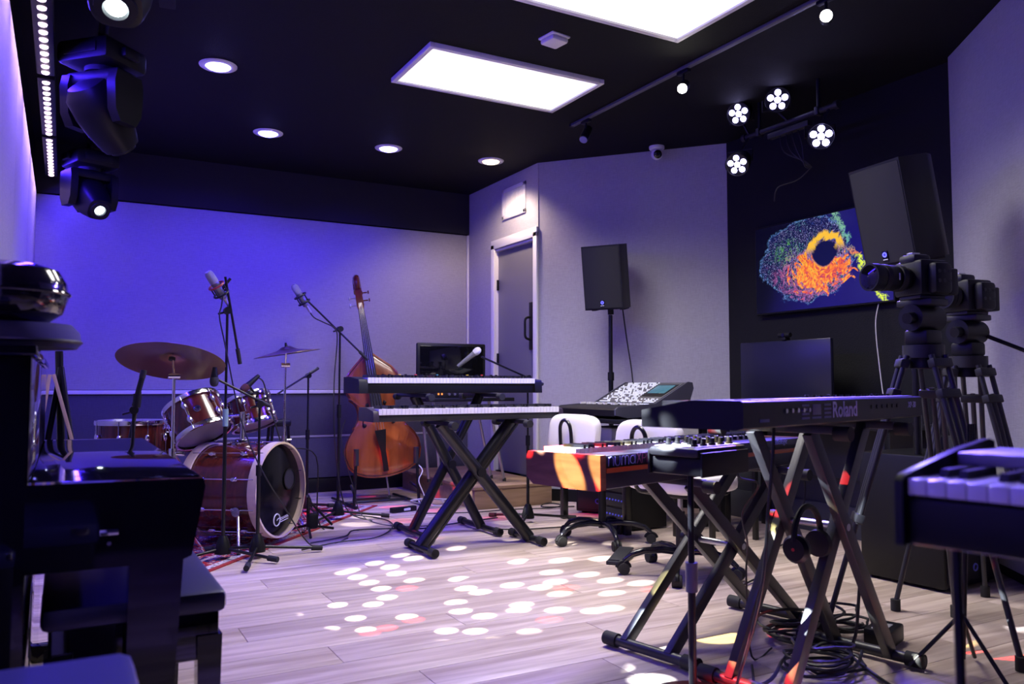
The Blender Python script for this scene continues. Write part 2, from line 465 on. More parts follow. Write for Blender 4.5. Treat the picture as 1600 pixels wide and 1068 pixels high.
track_spot(3.76, (-.62, -.55, -.45), 60, 'lit small spotlight halfway along the ceiling track')
track_spot(2.70, (-.75, -.62, -.30), 61, 'brightest lit spotlight nearest on the ceiling track')
MATS['spot_on'].node_tree.nodes['Principled BSDF'].inputs['Emission Strength'].default_value = 60
# dome camera
cc = T('security_camera', 'small white dome security camera at the top of the angled wall', 'security camera', (4.186, 5.15, CE))
MB().lathe([(.062, -.001), (.062, -.02), (.05, -.032), (.02, -.034)]).build('mount', M_WHITE, cc)
MB().sup((0, 0, -.065), (.094, .094, .09), 1, 1).build('shell', M_WHITE, cc)
MB(look((-.022, -.036, -.075), (-.4, -.75, -.25))).lathe([(.034, 0), (.034, .012), (.026, .016), (.001, .017)]).build('lens_window', M_PIANO, cc)

# ---- PAR lights on the TV wall
BX = 4.05
pb = T('light_bar', 'horizontal black pipe with clamps carrying the blue par lights', 'light bar', (BX + .12, 3.75, 2.70))
BY0, BY1, BZ = 4.14, 3.36, 2.71
CY('pipe', M_GREYP, pb, (BX + .1, BY0, BZ), (BX + .1, BY1, BZ), .018, world=True)
for yv in (BY0, BY1): CY('pipe_end', M_GREYP, pb, (BX + .1, yv - .015, BZ), (BX + .1, yv + .015, BZ), .027, world=True)
for yv in (4.0, 3.5):
    CY('drop_rod', M_BLACK, pb, (BX + .1, yv, BZ), (BX + .1, yv, CE), .012, world=True)
    B('clamp', M_GREYP, pb, (BX + .1, yv, BZ), (.055, .03, .055), .006, world=True)
B('splitter_box', M_GREYP, pb, (BX + .08, 3.72, BZ - .065), (.05, .34, .035), .004, world=True)
for k, yv in enumerate((3.8, 3.75, 3.7, 3.65)):
    TU('cable', M_CABLE, pb, smooth_path([(BX + .08, yv, BZ - .08), (BX + .07, yv - .04, BZ - .2), (BX + .1, 3.62, BZ - .29 - .01 * k), (BX + .14, 3.6, BZ - .33)]), .004, world=True, n=5)
TU('cable', M_CABLE, pb, smooth_path([(BX + .14, 3.6, BZ - .33), (BX + .1, 3.68, BZ - .40), (BX + .05, 3.8, BZ - .43), (BX + .1, 3.88, BZ - .5)]), .004, world=True, n=5)
PARS = [((1154, 178), 4.05, (-.62, -.30, -.30), 'par light at upper left of the light bar, seen obliquely'),
        ((1215, 156), 4.05, (-.62, -.72, -.32), 'topmost par light with six round lamps above the light bar'),
        ((1283, 213), 4.05, (-.68, -.70, -.22), 'brightest par light with a strong blue glow, right of the bar'),
        ((1152, 257), 4.05, (-.62, -.32, -.42), 'lowest par light beside the fabric wall edge')]
def px(x, y):
    th, p, F = R(YAW), R(PITCH), 1270.
    fw = V((math.sin(th) * math.cos(p), math.cos(th) * math.cos(p), math.sin(p))); rt = V((math.cos(th), -math.sin(th), 0)); up = rt.cross(fw)
    return fw * F + rt * (x - 800) + up * (534 - y)
def onX(x, y, X): r = px(x, y); r = r * (X / r.x); return V((r.x, r.y, r.z + CAMZ))
def onY(x, y, Y): r = px(x, y); r = r * (Y / r.y); return V((r.x, r.y, r.z + CAMZ))
def onZ(x, y, Z): r = px(x, y); r = r * ((Z - CAMZ) / r.z); return V((r.x, r.y, r.z + CAMZ))
for k, ((x, y), X, d, lab) in enumerate(PARS):
    p = onX(x, y, X); d = V(d).normalized()
    t = T('par_light', 'blue-white ' + lab, 'stage light', p, 0, 'par lights on the wall bar')
    Mz = look((0, 0, 0), d)
    MB(Mz).lathe([(.03, -.15), (.062, -.13), (.078, -.06), (.083, .0), (.083, .012), (.076, .012), (.074, .0), (.001, -.002)]).build('housing', M_BLACK, t)
    em = mat('par_led_%d' % (1 if k != 2 else 2), (.6, .6, .7), .4, emit=(.50, .46, 1.0), es=9 if k != 2 else 26)
    for j in range(6):
        a = 2 * PI * j / 5 + .3; q = (0, 0) if j == 5 else (.047 * math.cos(a), .047 * math.sin(a))
        MB(Mz).lathe([(.021, 0), (.019, .006), (.011, .010), (.001, .011)], Mx.Translation((q[0], q[1], 0)), n=16).build('led_lens', em, t)
    side = V((0, 0, 1)).cross(d).normalized()
    mid = V((BX + .1, p.y + .0, BZ)) - p
    mid.y = max(min(mid.y, BY0 - p.y - .05), BY1 - p.y + .05)
    back = -d * .05
    sg = -1 if mid.z < 0 else 1
    yk = [back + side * .088, back + side * .088 + V((0, 0, sg * .07)) - d * .03, back - side * .088 + V((0, 0, sg * .07)) - d * .03, back - side * .088]
    TU('yoke', M_BLACK, t, yk, .008, n=6)
    TU('hanger', M_BLACK, t, [(yk[1] + yk[2]) / 2, mid], .009, n=6)
    spot('par_beam', p + d * .03, V((-.72, .42, -.50)) if k in (0, 3) else (V((-.9, -.05, -.6)) if k == 1 else V((-.75, -.62, -.37))), PAR_W * (1.2, 1, 7, 1.2)[k], BLUE if k != 2 else (.14, .08, 1), 60, .6, .06, t)

# ---- LED wash bars along the left wall
M_LED = mat('led_pink_white', (.7, .6, .8), .4, emit=(1.0, .72, 1.0), es=2.4)
led0 = None
LB = [('first', 2.0), ('second', 3.15), ('third', 4.33), ('fourth', 5.51), ('fifth', 6.69)]  # first bar is out of view, added to throw blue on the right-hand keys
for k, (o_, y) in enumerate(LB):
    nm = ['LED wash bar above the near end of the piano', 'LED wash bar next to the moving head cut by the frame', 'LED wash bar reaching the top left frame edge', 'LED wash bar beside the large middle moving head', 'LED wash bar beside the smallest farthest moving head'][k]
    X0, Z0 = -.125, 2.615
    t = T('led_wash_bar', nm, 'light bar', (X0, y, Z0), 0, 'LED wash bars along the left wall')
    B('bar_housing', M_BLACK, t, (0, 0, .04), (.085, 1.12, .085), .006)
    for e in (-.4, .4): B('bracket', M_BLACK, t, (0, e, .19), (.03, .03, .23), .004)
    for j in range(12):
        p = (.0, -.51 + j * .0925, -.005)
        if led0 is None:
            led0 = MB().lathe([(.020, .004), (.018, -.006), (.011, -.010), (.001, -.011)], n=14, capend=False).build('led_lens', M_LED, t); led0.location = p
        else: inst(led0, 'led_lens', t, p)
    l = bpy.data.lights.new('wash', 'AREA'); l.shape = 'RECTANGLE'; l.size = .05; l.size_y = 1.05; l.energy = WASH_W; l.color = (.85, .55, 1); l.spread = R(95)
    o = bpy.data.objects.new('wash', l); C.objects.link(o); o.parent = t; o.matrix_local = look((-.03, 0, -.02), (.35, 0, 1), (0, 1, 0))
    l = bpy.data.lights.new('wash', 'AREA'); l.shape = 'RECTANGLE'; l.size = .05; l.size_y = 1.05; l.energy = ROOM_W; l.color = BLUE
    o = bpy.data.objects.new('wash', l); C.objects.link(o); o.parent = t; o.matrix_local = look((.03, 0, -.02), (-.8, 0, 1), (0, 1, 0))

# ---- moving heads
M_HEAD = mat('moving_head_shell', (.005, .005, .006), .45, spec=.22)
def moving_head(y, pan, tilt, label, lit):
    X0, ZB = .135, 2.67
    t = T('moving_head_light', label, 'stage light', (X0, y, ZB), R(pan), 'moving head stage lights hung from the ceiling')
    B('base', M_HEAD, t, (0, 0, 0), (.32, .30, .12), .03)
    B('base_panel', M_BLACK, t, (0, -.151, .0), (.20, .012, .05), .003)
    for s_ in (-1, 1):
        B('carry_handle', M_BLACK, t, (s_ * .175, 0, 0), (.035, .11, .05), .012)
    CY('pan_bearing', M_BLACK, t, (0, 0, -.06), (0, 0, -.085), .085, n=24)
    B('yoke_bridge', M_HEAD, t, (0, 0, -.115), (.33, .15, .07), .02)
    for s_ in (-1, 1):
        prof = [(-.085, -.10), (.085, -.10), (.10, -.16), (.09, -.30), (.055, -.36), (-.055, -.36), (-.09, -.30), (-.10, -.16)]
        MB().prism(prof, -.026, .026, Mx(((0, 0, 1, s_ * .148), (1, 0, 0, 0), (0, 1, 0, 0), (0, 0, 0, 1)))).build('yoke_arm', M_HEAD, t)
    H = Mx.Translation((0, 0, -.27)) @ Mx.Rotation(R(tilt), 4, 'X')
    secs = []
    for z, rx, ry in ((.15, .05, .055), (.145, .085, .09), (.10, .113, .125), (0, .115, .13), (-.10, .105, .115), (-.19, .088, .09), (-.215, .08, .08), (-.22, .07, .07)):
        secs.append([(rx * math.copysign(abs(math.cos(a)) ** .7, math.cos(a)), ry * math.copysign(abs(math.sin(a)) ** .7, math.sin(a)), z) for a in [2 * PI * i / 24 for i in range(24)]])
    hd = MB(H).loft(secs).build('head', M_HEAD, t)
    MB(H).lathe([(.068, -.219), (.066, -.232), (.040, -.234), (.034, -.222)], capend=False).build('lens_ring', M_BLACK, hd)
    em = mat('head_lens_on' if lit else 'head_lens_off', (.5, .6, .7), .2, emit=(.8, .95, 1), es=14) if lit else M_PIANO
    MB(H).lathe([(.034, -.221), (.03, -.228), (.015, -.233), (.001, -.234)][::-1], capend=False).build('lens', em, hd)
    for k in range(5): B('vent_slot', M_BLACK, hd, tuple((H @ V((0, .128, .06 - k * .02)))), (.12, .012, .008), .002, rot=H.to_3x3().to_4x4())
    CY('clamp', M_BLACK, t, (0, 0, .06), (0, 0, .13), .025)
    lens = WM[t.name] @ (H @ V((0, 0, -.24)))
    dr_ = (WM[t.name].to_3x3() @ H.to_3x3()) @ V((0, 0, -1))
    return t, lens, dr_
pipe = T('truss_pipe', 'black ceiling pipe from which the moving heads hang', 'pipe', (.135, 4.5, CE))
CY('pipe', M_BLACK, pipe, (.135, 1.2, 2.815), (.135, 7.4, 2.815), .024, world=True)
for y in (1.5, 3.6, 5.8, 7.2): CY('drop_rod', M_BLACK, pipe, (.135, y, 2.82), (.135, y, CE), .012, world=True)
H1 = moving_head(3.03, -8, -32, 'moving head light cut by the top frame edge, lens glowing', True)
H2 = moving_head(4.66, -45, 45, 'large dark moving head light in the middle of the row, lens hidden', False)
H3 = moving_head(6.86, 22, -54, 'farthest smallest moving head light with a small glowing lens', True)

def gobo_dots(scale, size, soft, colors, seed=0.0, keep=1.0):
    def f(l):
        l.use_nodes = True; nt = l.node_tree; em = nt.nodes.get('Emission')
        tc = nt.nodes.new('ShaderNodeTexCoord'); sp = nt.nodes.new('ShaderNodeSeparateXYZ'); nt.links.new(tc.outputs['Normal'], sp.inputs[0])
        cb = nt.nodes.new('ShaderNodeCombineXYZ')
        for k in (0, 1):
            d = nt.nodes.new('ShaderNodeMath'); d.operation = 'DIVIDE'; nt.links.new(sp.outputs[k], d.inputs[0]); nt.links.new(sp.outputs[2], d.inputs[1])
            a = nt.nodes.new('ShaderNodeMath'); a.operation = 'ADD'; a.inputs[1].default_value = 5 + seed; nt.links.new(d.outputs[0], a.inputs[0]); nt.links.new(a.outputs[0], cb.inputs[k])
        vo = nt.nodes.new('ShaderNodeTexVoronoi'); vo.voronoi_dimensions = '2D'; vo.inputs['Scale'].default_value = scale; vo.inputs['Randomness'].default_value = .75
        nt.links.new(cb.outputs[0], vo.inputs['Vector'])
        mr = nt.nodes.new('ShaderNodeMapRange'); mr.inputs[1].default_value = size; mr.inputs[2].default_value = size - soft; mr.clamp = True
        nt.links.new(vo.outputs['Distance'], mr.inputs[0])
        sc = nt.nodes.new('ShaderNodeSeparateColor'); nt.links.new(vo.outputs['Color'], sc.inputs[0])
        rp = nt.nodes.new('ShaderNodeValToRGB'); rp.color_ramp.interpolation = 'CONSTANT'
        el = rp.color_ramp.elements
        el[0].position = 0; el[0].color = (*colors[0][1], 1); el[1].position = colors[1][0]; el[1].color = (*colors[1][1], 1)
        for ps, c in colors[2:]:
            e = el.new(ps); e.color = (*c, 1)
        nt.links.new(sc.outputs[0], rp.inputs[0]); nt.links.new(rp.outputs[0], em.inputs['Color'])
        nt.links.new(mr.outputs[0], em.inputs['Strength'])
    return f
RSEED = 8.3
GSEED = 4.7
W1, RD, YE, K0 = (1, .97, .93), (1, .04, .04), (1, .75, .2), (0, 0, 0)
spot('gobo_beam', H1[1] + H1[2] * .03, V((1.78, 3.62, 0)) - H1[1], 2300, (1, 1, 1), 34, .25, .004, H1[0], gobo_dots(19, .36, .12, [(0, W1), (.50, K0), (.84, RD), (.92, K0)], .37))
spot('gobo_beam', H1[1] + H1[2] * .03, V((1.97, 2.02, .45)) - H1[1], 2400, (1, 1, 1), 25, .2, .004, H1[0], gobo_dots(17, .44, .08, [(0, (.8, .88, 1)), (.38, K0), (.68, RD), (.80, (1, .85, .35))], GSEED))
spot('gobo_beam', H3[1] + H3[2] * .03, V((2.1, 6.0, 0)) - H3[1], 700, (1, 1, 1), 40, .25, .004, H3[0], gobo_dots(9, .32, .08, [(0, RD), (.5, K0), (.8, W1)], .9))
spot('gobo_beam', H1[1] + H1[2] * .03, V((2.20, 1.72, .20)) - H1[1], 5200, (1, 1, 1), 21, .25, .004, H1[0], gobo_dots(22, .40, .08, [(0, RD), (.40, K0), (.62, (.85, .92, 1))], RSEED))

# ================================================================== KEYBOARDS
WK = .0232
def keyboard_keys(par, n, x0, yfront, z, wl=.145, single=True, skip=0, kt=.02):
    """n white keys from x0 along +x, front edge at y=yfront (keys point to -y)"""
    if single:
        wk = bk = None
        for i in range(n):
            p = (x0 + (i + .5) * WK, yfront + wl / 2, z)
            if wk is None: wk = MB().box((0, 0, 0), (WK - .0012, wl, .02), .0015).build('white_key', M_KEY, par); wk.location = p
            else: inst(wk, 'white_key', par, p)
            if (i + skip) % 7 in (0, 1, 3, 4, 5) and i < n - 1:
                p = (x0 + (i + 1) * WK, yfront + wl - .048, z + .014)
                if bk is None:
                    bk = MB().loft([[(-.0055, -.048, -.006), (.0055, -.048, -.006), (.0055, .048, -.006), (-.0055, .048, -.006)],
                                    [(-.0045, -.042, .006), (.0045, -.042, .006), (.0045, .048, .006), (-.0045, .048, .006)]]).build('black_key', M_BKEY, par, sharp=20); bk.location = p
                else: inst(bk, 'black_key', par, p)
    else:
        a = MB(); b = MB()
        for i in range(n):
            a.box((x0 + (i + .5) * WK, yfront + wl / 2, z + .01 - kt / 2), (WK - .0018, wl, kt))
            if (i + skip) % 7 in (0, 1, 3, 4, 5) and i < n - 1: b.box((x0 + (i + 1) * WK, yfront + wl - .052, z + .018), (.012, .104, .020))
        a.build('white_keys', M_KEY, par, kind='stuff'); b.build('black_keys', M_BKEY, par, kind='stuff')

def xstand(name, label, loc, rz, wf, wt, h, dep, tube=.022, dbl=True, square=False, two=.0, m=None, group='folding X keyboard stands'):
    """feet bars at x=+-wf/2, top bars at x=+-wt/2, legs crossing; local y = depth"""
    m = m or M_SATIN
    t = T(name, label, 'keyboard stand', loc, R(rz), group)
    zf = .030
    for s_ in (-1, 1):
        f = CY('foot_bar', m, t, (s_ * wf / 2, -dep / 2, zf), (s_ * wf / 2, dep / 2, zf), .019)
        for e in (-1, 1): CY('rubber_cap', M_RUBBER, f, (s_ * wf / 2, e * dep / 2, zf), (s_ * wf / 2, e * (dep / 2 - .06), zf), .0255, n=18)
        tb = B('top_bar', m, t, (s_ * wt / 2, 0, h - .014), (.03, dep * .86, .026), .004)
        CY('rubber_cap', M_RUBBER, tb, (s_ * wt / 2, dep * .43, h - .0245), (s_ * wt / 2, dep * .43 + .05, h - .0245), .0225, n=18)
        CY('rubber_cap', M_RUBBER, tb, (s_ * wt / 2, -dep * .43, h - .0245), (s_ * wt / 2, -dep * .43 - .05, h - .0245), .0225, n=18)
    for s_ in (-1, 1):
        offs = ((-two, two) if two else (0,))
        for o_ in offs:
            yy_ = o_ + s_ * (.014 if two else .022)
            a = V((-s_ * wf / 2, yy_, zf)); b = V((s_ * wt / 2, yy_, h - .02))
            d = b - a
            if square:
                M = look((a + b) / 2, d, (0, 1, 0)); MB(M).box((0, 0, 0), (tube * 1.6, tube, d.length), .002).build('leg', m, t)
            else: CY('leg', m, t, a, b, tube / 2 * 1.5)
            if dbl and s_ == 1 and not two:
                MB(Mx.Translation((.05, .0, 0))).cyl(a, b, tube * .35).build('brace', m, t)
    cx_ = 0; zc = zf + (h - .02 - zf) * wf / (wf + wt)
    span = (two or .03) + .03
    CY('pivot_bolt', M_STEEL, t, (0, -span, zc), (0, span, zc), .012)
    CY('pivot_knob', M_BLACK, t, (0, -span - .02, zc), (0, -span, zc), .028)
    return t

# middle: lower white-keyed stage piano facing the camera + its stand
def stage_piano(name, label, loc, rz, L, D, H, nk, body, ends, single=False, kt=.034):
    t = T(name, label, 'keyboard', loc, R(rz), 'electronic keyboards')
    B('body', body, t, (0, .006, H / 2 - kt / 2 - .002), (L, D - .012, H - kt - .004), .006)
    B('rear_deck', body, t, (0, D / 2 - .055, H - .024), (L - .01, .11, .045), .004)
    e = (L - nk * WK) / 2 - .002
    for s_ in (-1, 1):
        MB().prism([(-D / 2, 0), (D / 2, 0), (D / 2, H + .004), (D / 2 - .13, H + .004), (-D / 2 + .012, H - .014), (-D / 2 + .004, H - .03)], -e / 2 - .004, e / 2 + .004,
                   Mx(((0, 0, 1, s_ * (L / 2 - e / 2)), (1, 0, 0, 0), (0, 1, 0, 0), (0, 0, 0, 1)))).build('end_block', ends, t)
    keyboard_keys(t, nk, -nk * WK / 2, -D / 2 + .004, H - .012, min(.145, D - .12), single, 5, kt)
    return t
lk = stage_piano('stage_piano', 'slim black stage piano with white keys on the lower front stand', (2.155, 4.50, .768), 1, 1.262, .25, .075, 52, M_GREYP, mat('dark_end_plastic', (.03, .02, .03), .4))
B('control_strip', mat('silver_strip', (.25, .25, .28), .35), lk, (0, .07, .067), (1.2, .10, .022), .004)
CY('volume_knob', M_BLACK, lk, (-.52, .08, .078), (-.52, .08, .094), .011)
xstand('keyboard_stand', 'black X stand with thick tubes under the lower middle stage piano', (2.21, 4.46, 0), 1, .72, .50, .768, .40, .05, True)
# upper synth
uk = stage_piano('synthesizer', 'black synthesizer with knobs on the higher rear stand, white keys facing out', (2.24, 4.97, .925), 1, 1.31, .30, .10, 52, M_BLACK, M_BLACK)
B('panel', M_GREYP, uk, (0, .09, .098), (1.24, .11, .012), .003)
kb_cols = [M_BLACK, M_BLACK, mat('yellow_knob', (.7, .5, .05), .4), M_BLACK, mat('red_knob', (.6, .05, .04), .4), M_BLACK, M_BLACK, mat('teal_knob', (.05, .3, .28), .4), M_BLACK]
for k in range(16):
    x = -.42 + k * .057; 
    CY('knob', kb_cols[k % 9], uk, (x, .075 + .03 * (k % 2), .104), (x, .075 + .03 * (k % 2), .124), .011, .009)
CY('side_knob', M_BLACK, uk, (.655, 0, .06), (.685, 0, .06), .014)
xstand('keyboard_stand', 'taller narrow X stand behind, under the upper synthesizer', (2.245, 4.96, 0), 1, .48, .50, .925, .58, .045, False)

# the piano with wooden end: back panel towards the camera
nu = T('stage_piano', 'navy stage piano with wooden end and numa lettering, nearest white chairs', 'keyboard', (2.07, 2.42, .645), R(195), 'electronic keyboards')
NL, ND, NH = 1.33, .31, .115
M_NAVY = mat('navy_plastic', (.012, .012, .03), .4)
B('body', M_NAVY, nu, (0, 0, .045), (NL - .05, ND, .088), .006)
B('rear_panel', M_NAVY, nu, (0, ND / 2 - .05, .080), (NL - .05, .10, .055), .004)
B('orange_strip', mat('burnt_orange_strip', (.40, .07, .015), .4), nu, (0, ND / 2 + .001, .060), (NL - .06, .006, .016), .002)
for s_ in (-1, 1):
    MB().prism([(-ND / 2 - .01, .022), (-ND / 2 + .02, -.002), (ND / 2 - .02, -.004), (ND / 2 + .004, .0), (ND / 2 + .004, NH - .006), (-ND / 2 - .002, NH - .008), (-ND / 2 - .012, NH - .03)], -.014, .014,
               Mx(((0, 0, 1, s_ * (NL / 2 - .012)), (1, 0, 0, 0), (0, 1, 0, 0), (0, 0, 0, 1)))).build('wooden_end', wood('walnut_end', (.13, .05, .03), (.24, .10, .06), (3, 3, 18), .4), nu)
keyboard_keys(nu, 52, -52 * WK / 2, -ND / 2 + .01, .109, .145, True, 5)
for k in range(12): CY('knob', M_BLACK, nu, (-.45 + k * .045, .07, .112), (-.45 + k * .045, .07, .126), .008)
# lettering drawn as strokes (viewer's right is local -x)
def arc(cx, cy, r, a0, a1, n=8): return [(cx + r * math.cos(R(a0 + (a1 - a0) * i / n)), cy + r * math.sin(R(a0 + (a1 - a0) * i / n))) for i in range(n + 1)]
GL = {'n': ([[(0, 0), (0, .6)], [(0, .35)] + arc(.25, .35, .25, 180, 0) + [(.5, 0)]], .68),
      'u': ([[(0, .6), (0, .25)] + arc(.25, .25, .25, 180, 360) + [(.5, .6)]], .68),
      'm': ([[(0, 0), (0, .4)] + arc(.19, .41, .19, 180, 0) + [(.38, 0)], [(.38, .4)] + arc(.57, .41, .19, 180, 0) + [(.76, 0)]], .94),
      'a': ([arc(.25, .3, .27, 0, 360, 14), [(.52, .6), (.52, 0)]], .68),
      'X': ([[(-.05, 0), (.4, .78)], [(0, .78), (.5, 0)]], .62),
      'P': ([[(0, 0), (0, .78), (.3, .78)] + arc(.3, .58, .2, 90, -90) + [(0, .38)]], .62),
      'I': ([[(0, 0), (0, .78)]], .16), 'A': ([[(0, 0), (.3, .78), (.6, 0)], [(.12, .26), (.48, .26)]], .7),
      'N': ([[(0, 0), (0, .78), (.5, 0), (.5, .78)]], .64), 'O': ([arc(.32, .39, .37, 0, 360, 18)], .8)}
def strokes(name, s, h, start, xd, yd, m, par, r):
    mb = MB(); xd, yd = V(xd), V(yd); x = 0
    for ch in s:
        st_, adv = GL[ch]
        for ln in st_: mb.tube([V(start) + xd * ((x + a) * h) + yd * (b * h) for a, b in ln], r, 5)
        x += adv
    return mb.build(name, m, par), x * h
M_LET = mat('pale_blue_print', (.30, .32, .75), .5); M_LETR = mat('plum_print', (.40, .10, .22), .5)
LX, LY, LZ = NL / 2 - .040, ND / 2 + .0035, .0735
o_, adv = strokes('lettering', 'numa', .048, (LX, LY, LZ), (-1, 0, 0), (0, 0, 1), M_LET, nu, .0013)
o_, a2 = strokes('lettering', 'XPIANO', .042, (LX - adv - .004, LY, LZ), (-1, 0, 0), (0, 0, 1), M_LETR, nu, .001)
tm = lambda x, y, z: frame((x, y, z), (-1, 0, 0), (0, 0, 1))
text('lettering', 'studiologic', .03, tm(-NL / 2 + .20, LY - .001, .098), M_LET, nu)
xstand('keyboard_stand', 'square-tube X stand under the wooden-ended stage piano', (2.245, 2.43, 0), 192, .80, .62, .643, .42, .028, False, True, .10, m=M_STAND)
# Roland: rear panel towards the camera
ro = T('synthesizer', 'black synthesizer with large white Roland lettering on its back', 'keyboard', (2.075, 1.845, .858), R(196.5), 'electronic keyboards')
RL, RDp, RH = 1.30, .31, .075
MB().prism([(-RDp / 2, .0), (RDp / 2 - .02, .0), (RDp / 2, .006), (RDp / 2, RH - .004), (RDp / 2 - .006, RH), (0, RH), (-RDp / 2, RH * .62)], -RL / 2, RL / 2,
           Mx(((0, 0, 1, 0), (1, 0, 0, 0), (0, 1, 0, 0), (0, 0, 0, 1)))).build('body', M_BLACK, ro)
B('top_edge', mat('lavender_top', (.22, .22, .25), .35), ro, (0, RDp / 2 - .035, RH + .001), (RL - .12, .05, .004), .001)
keyboard_keys(ro, 50, -50 * WK / 2, -RDp / 2 - .002, RH * .62 - .004, .10, False, 0)
for k in range(14): CY('slider', M_BLACK, ro, (-.5 + k * .05, .09, RH), (-.5 + k * .05, .09, RH + .010), .006)
M_PRINT = mat('lavender_print', (.55, .52, .85), .5); M_DIMP = mat('dim_print', (.12, .12, .30), .5)
RY = RDp / 2 + .0008
text('lettering', 'Roland', .066, tm(.03, RY, .040), M_PRINT, ro, bold=.0010)
text('lettering', 'XP-30', .030, tm(-.545, RY, .046), M_PRINT, ro, shear=.1)
B('print_block', M_DIMP, ro, (.54, RY, .022), (.05, .0012, .008))
for x, wd_ in ((.30, .05), (.23, .06), (.155, .05)):
    for j in range(4): B('print_block', M_DIMP, ro, (x, RY, .022 + j * .012), (wd_ * (.9 if j % 2 else 1), .0012, .006))
B('rating_plate', mat('grey_label', (.16, .16, .28), .5), ro, (.23, RY + .0005, .045), (.055, .0014, .03), .0005)
for k in range(5): CY('jack', M_STEEL, ro, (.42 - k * .035, RY - .003, .045), (.42 - k * .035, RY + .004, .045), .006, n=10)
for k in range(6): CY('jack', M_BLACK, ro, (-.18 - k * .045, RY - .003, .046), (-.18 - k * .045, RY + .002, .046), .007, n=10)
for sx in (-.35, .35):
    for sy in (-.09, .09): CY('rubber_foot', M_RUBBER, ro, (sx, sy, -.004), (sx, sy, .002), .014)
rs = xstand('keyboard_stand', 'square-tube X stand under the Roland synthesizer, lit by coloured spots', (2.235, 1.95, 0), 193, .64, .43, .85, .46, .030, False, True, .10, m=M_STAND)
# plug and cord hanging from Roland's jack
TU('cord', M_CABLE, T('audio_cable', 'dark audio cable hanging from the back of the Roland synthesizer', 'cable', (1.68, 1.62, 0)),
   smooth_path([onX(1200, 652, 1.70) + V((0, 0, .0)), onX(1208, 660, 1.68), onX(1207, 720, 1.67), onX(1200, 800, 1.67), onX(1193, 900, 1.69), onX(1175, 985, 1.72), (1.78, 1.86, .02), (1.95, 1.95, .012), (2.1, 2.1, .012)]), .0048, 6, world=True)

# little knob synth on a tray stand
MT = T('tray_stand', 'black pole stand with a small tray holding the knob synth', 'stand', (1.735, 1.985, 0))
CY('lower_tube', M_SATIN, MT, (0, 0, .03), (0, 0, .36), .0125)
CY('clutch', mat('clutch_grey', (.10, .11, .14), .35), MT, (0, 0, .33), (0, 0, .42), .019, n=18)
CY('upper_tube', M_SATIN, MT, (0, 0, .40), (0, 0, .695), .010)
MB().lathe([(.13, 0), (.132, .012), (.10, .022), (.03, .032), (.02, .04)]).build('round_base', M_SATIN, MT)
TRM = Mx.Translation((.065, .035, 0)) @ Mx.Rotation(R(15), 4, 'Z')
MB(TRM).box((0, 0, .722), (.25, .19, .055), .006).build('tray_box', M_BLACK, MT)
for s_ in (-1, 1): MB(TRM).box((0, s_ * .098, .730), (.27, .008, .075), .003).build('tray_lip', M_BLACK, MT)
SY = T('desktop_synth', 'small grey desktop synth with a cluster of black knobs', 'synth', tuple(WM[MT.name] @ (TRM @ V((0, 0, .750)))), R(15))
B('case', M_GREYP, SY, (0, 0, .016), (.29, .185, .030), .012)
B('panel', mat('pale_grey_panel', (.45, .44, .46), .4), SY, (0, 0, .031), (.26, .155, .006), .003)
kn = None
for i in range(5):
    for j in range(3):
        if (i, j) in ((0, 1), (4, 2)): continue
        p = (-.105 + i * .05 + j * .006, -.055 + j * .052, .034)
        if kn is None: kn = MB().lathe([(.0115, 0), (.0115, .005), (.0085, .008), (.0078, .022), (.006, .023), (.001, .023)], n=16).build('knob', M_BLACK, SY); kn.location = p
        else: inst(kn, 'knob', SY, p)
TU('cord', M_CABLE, T('synth_cable', 'thin cord looping down from the small knob synth', 'cable', (1.93, 2.0, 0)),
   smooth_path([onX(1148, 695, 1.92), onX(1152, 720, 1.92), onX(1155, 745, 1.93), onX(1185, 757, 2.02), onX(1160, 800, 2.0), onX(1168, 850, 2.02), (2.1, 2.12, .3), (2.15, 2.15, .02), (2.3, 2.2, .012)]), .0035, 6, world=True)

# front right synth: keys towards the left
fr = T('synthesizer', 'blurred purple-lit synthesizer with two sliders at the right frame edge', 'keyboard', (1.168, .263, .77), R(-79), 'electronic keyboards')
FL, FD, FH = .888, .30, .09
B('body', M_BLACK, fr, (0, .002, .030), (FL, FD - .004, .06), .008)
for s_ in (-1, 1):
    MB().prism([(-FD / 2 - .006, 0), (FD / 2, 0), (FD / 2, .118), (FD / 2 - .02, .122), (.02, .112), (-FD / 2 + .004, .088), (-FD / 2 - .006, .08)], -.005, .005,
               Mx(((0, 0, 1, s_ * (FL / 2 + .004)), (1, 0, 0, 0), (0, 1, 0, 0), (0, 0, 0, 1)))).build('end_cheek', M_SATIN, fr)
keyboard_keys(fr, 38, -38 * WK / 2, -FD / 2 + .004, .073, .145, True, 0)
B('control_panel', mat('mid_grey_panel', (.28, .27, .30), .45), fr, (0, .075, .100), (FL - .01, .145, .018), .003)
for x, y in ((-.25, .06), (-.23, .10)):
    B('slider_slot', M_BLACK, fr, (x, y, .1095), (.03, .008, .001))
    CY('slider_cap', M_GREYP, fr, (x, y, .109), (x, y, .128), .006, n=10)
sfr = T('synth_stand', 'thin black pole stand under the right-hand synthesizer', 'stand', (1.15, .2, 0))
CY('pole', M_SATIN, sfr, (1.012, .645, .01), (1.004, .647, .77), .006, world=True)
CY('pole', M_SATIN, sfr, (1.17, -.15, .01), (1.17, -.15, .77), .0075, world=True)
CY('pole', M_SATIN, sfr, (1.36, -.12, .01), (1.36, -.12, .77), .0075, world=True)
TU('cross_bar', M_SATIN, sfr, [(1.01, .645, .25), (1.17, -.15, .25), (1.36, -.12, .25)], .006, world=True)

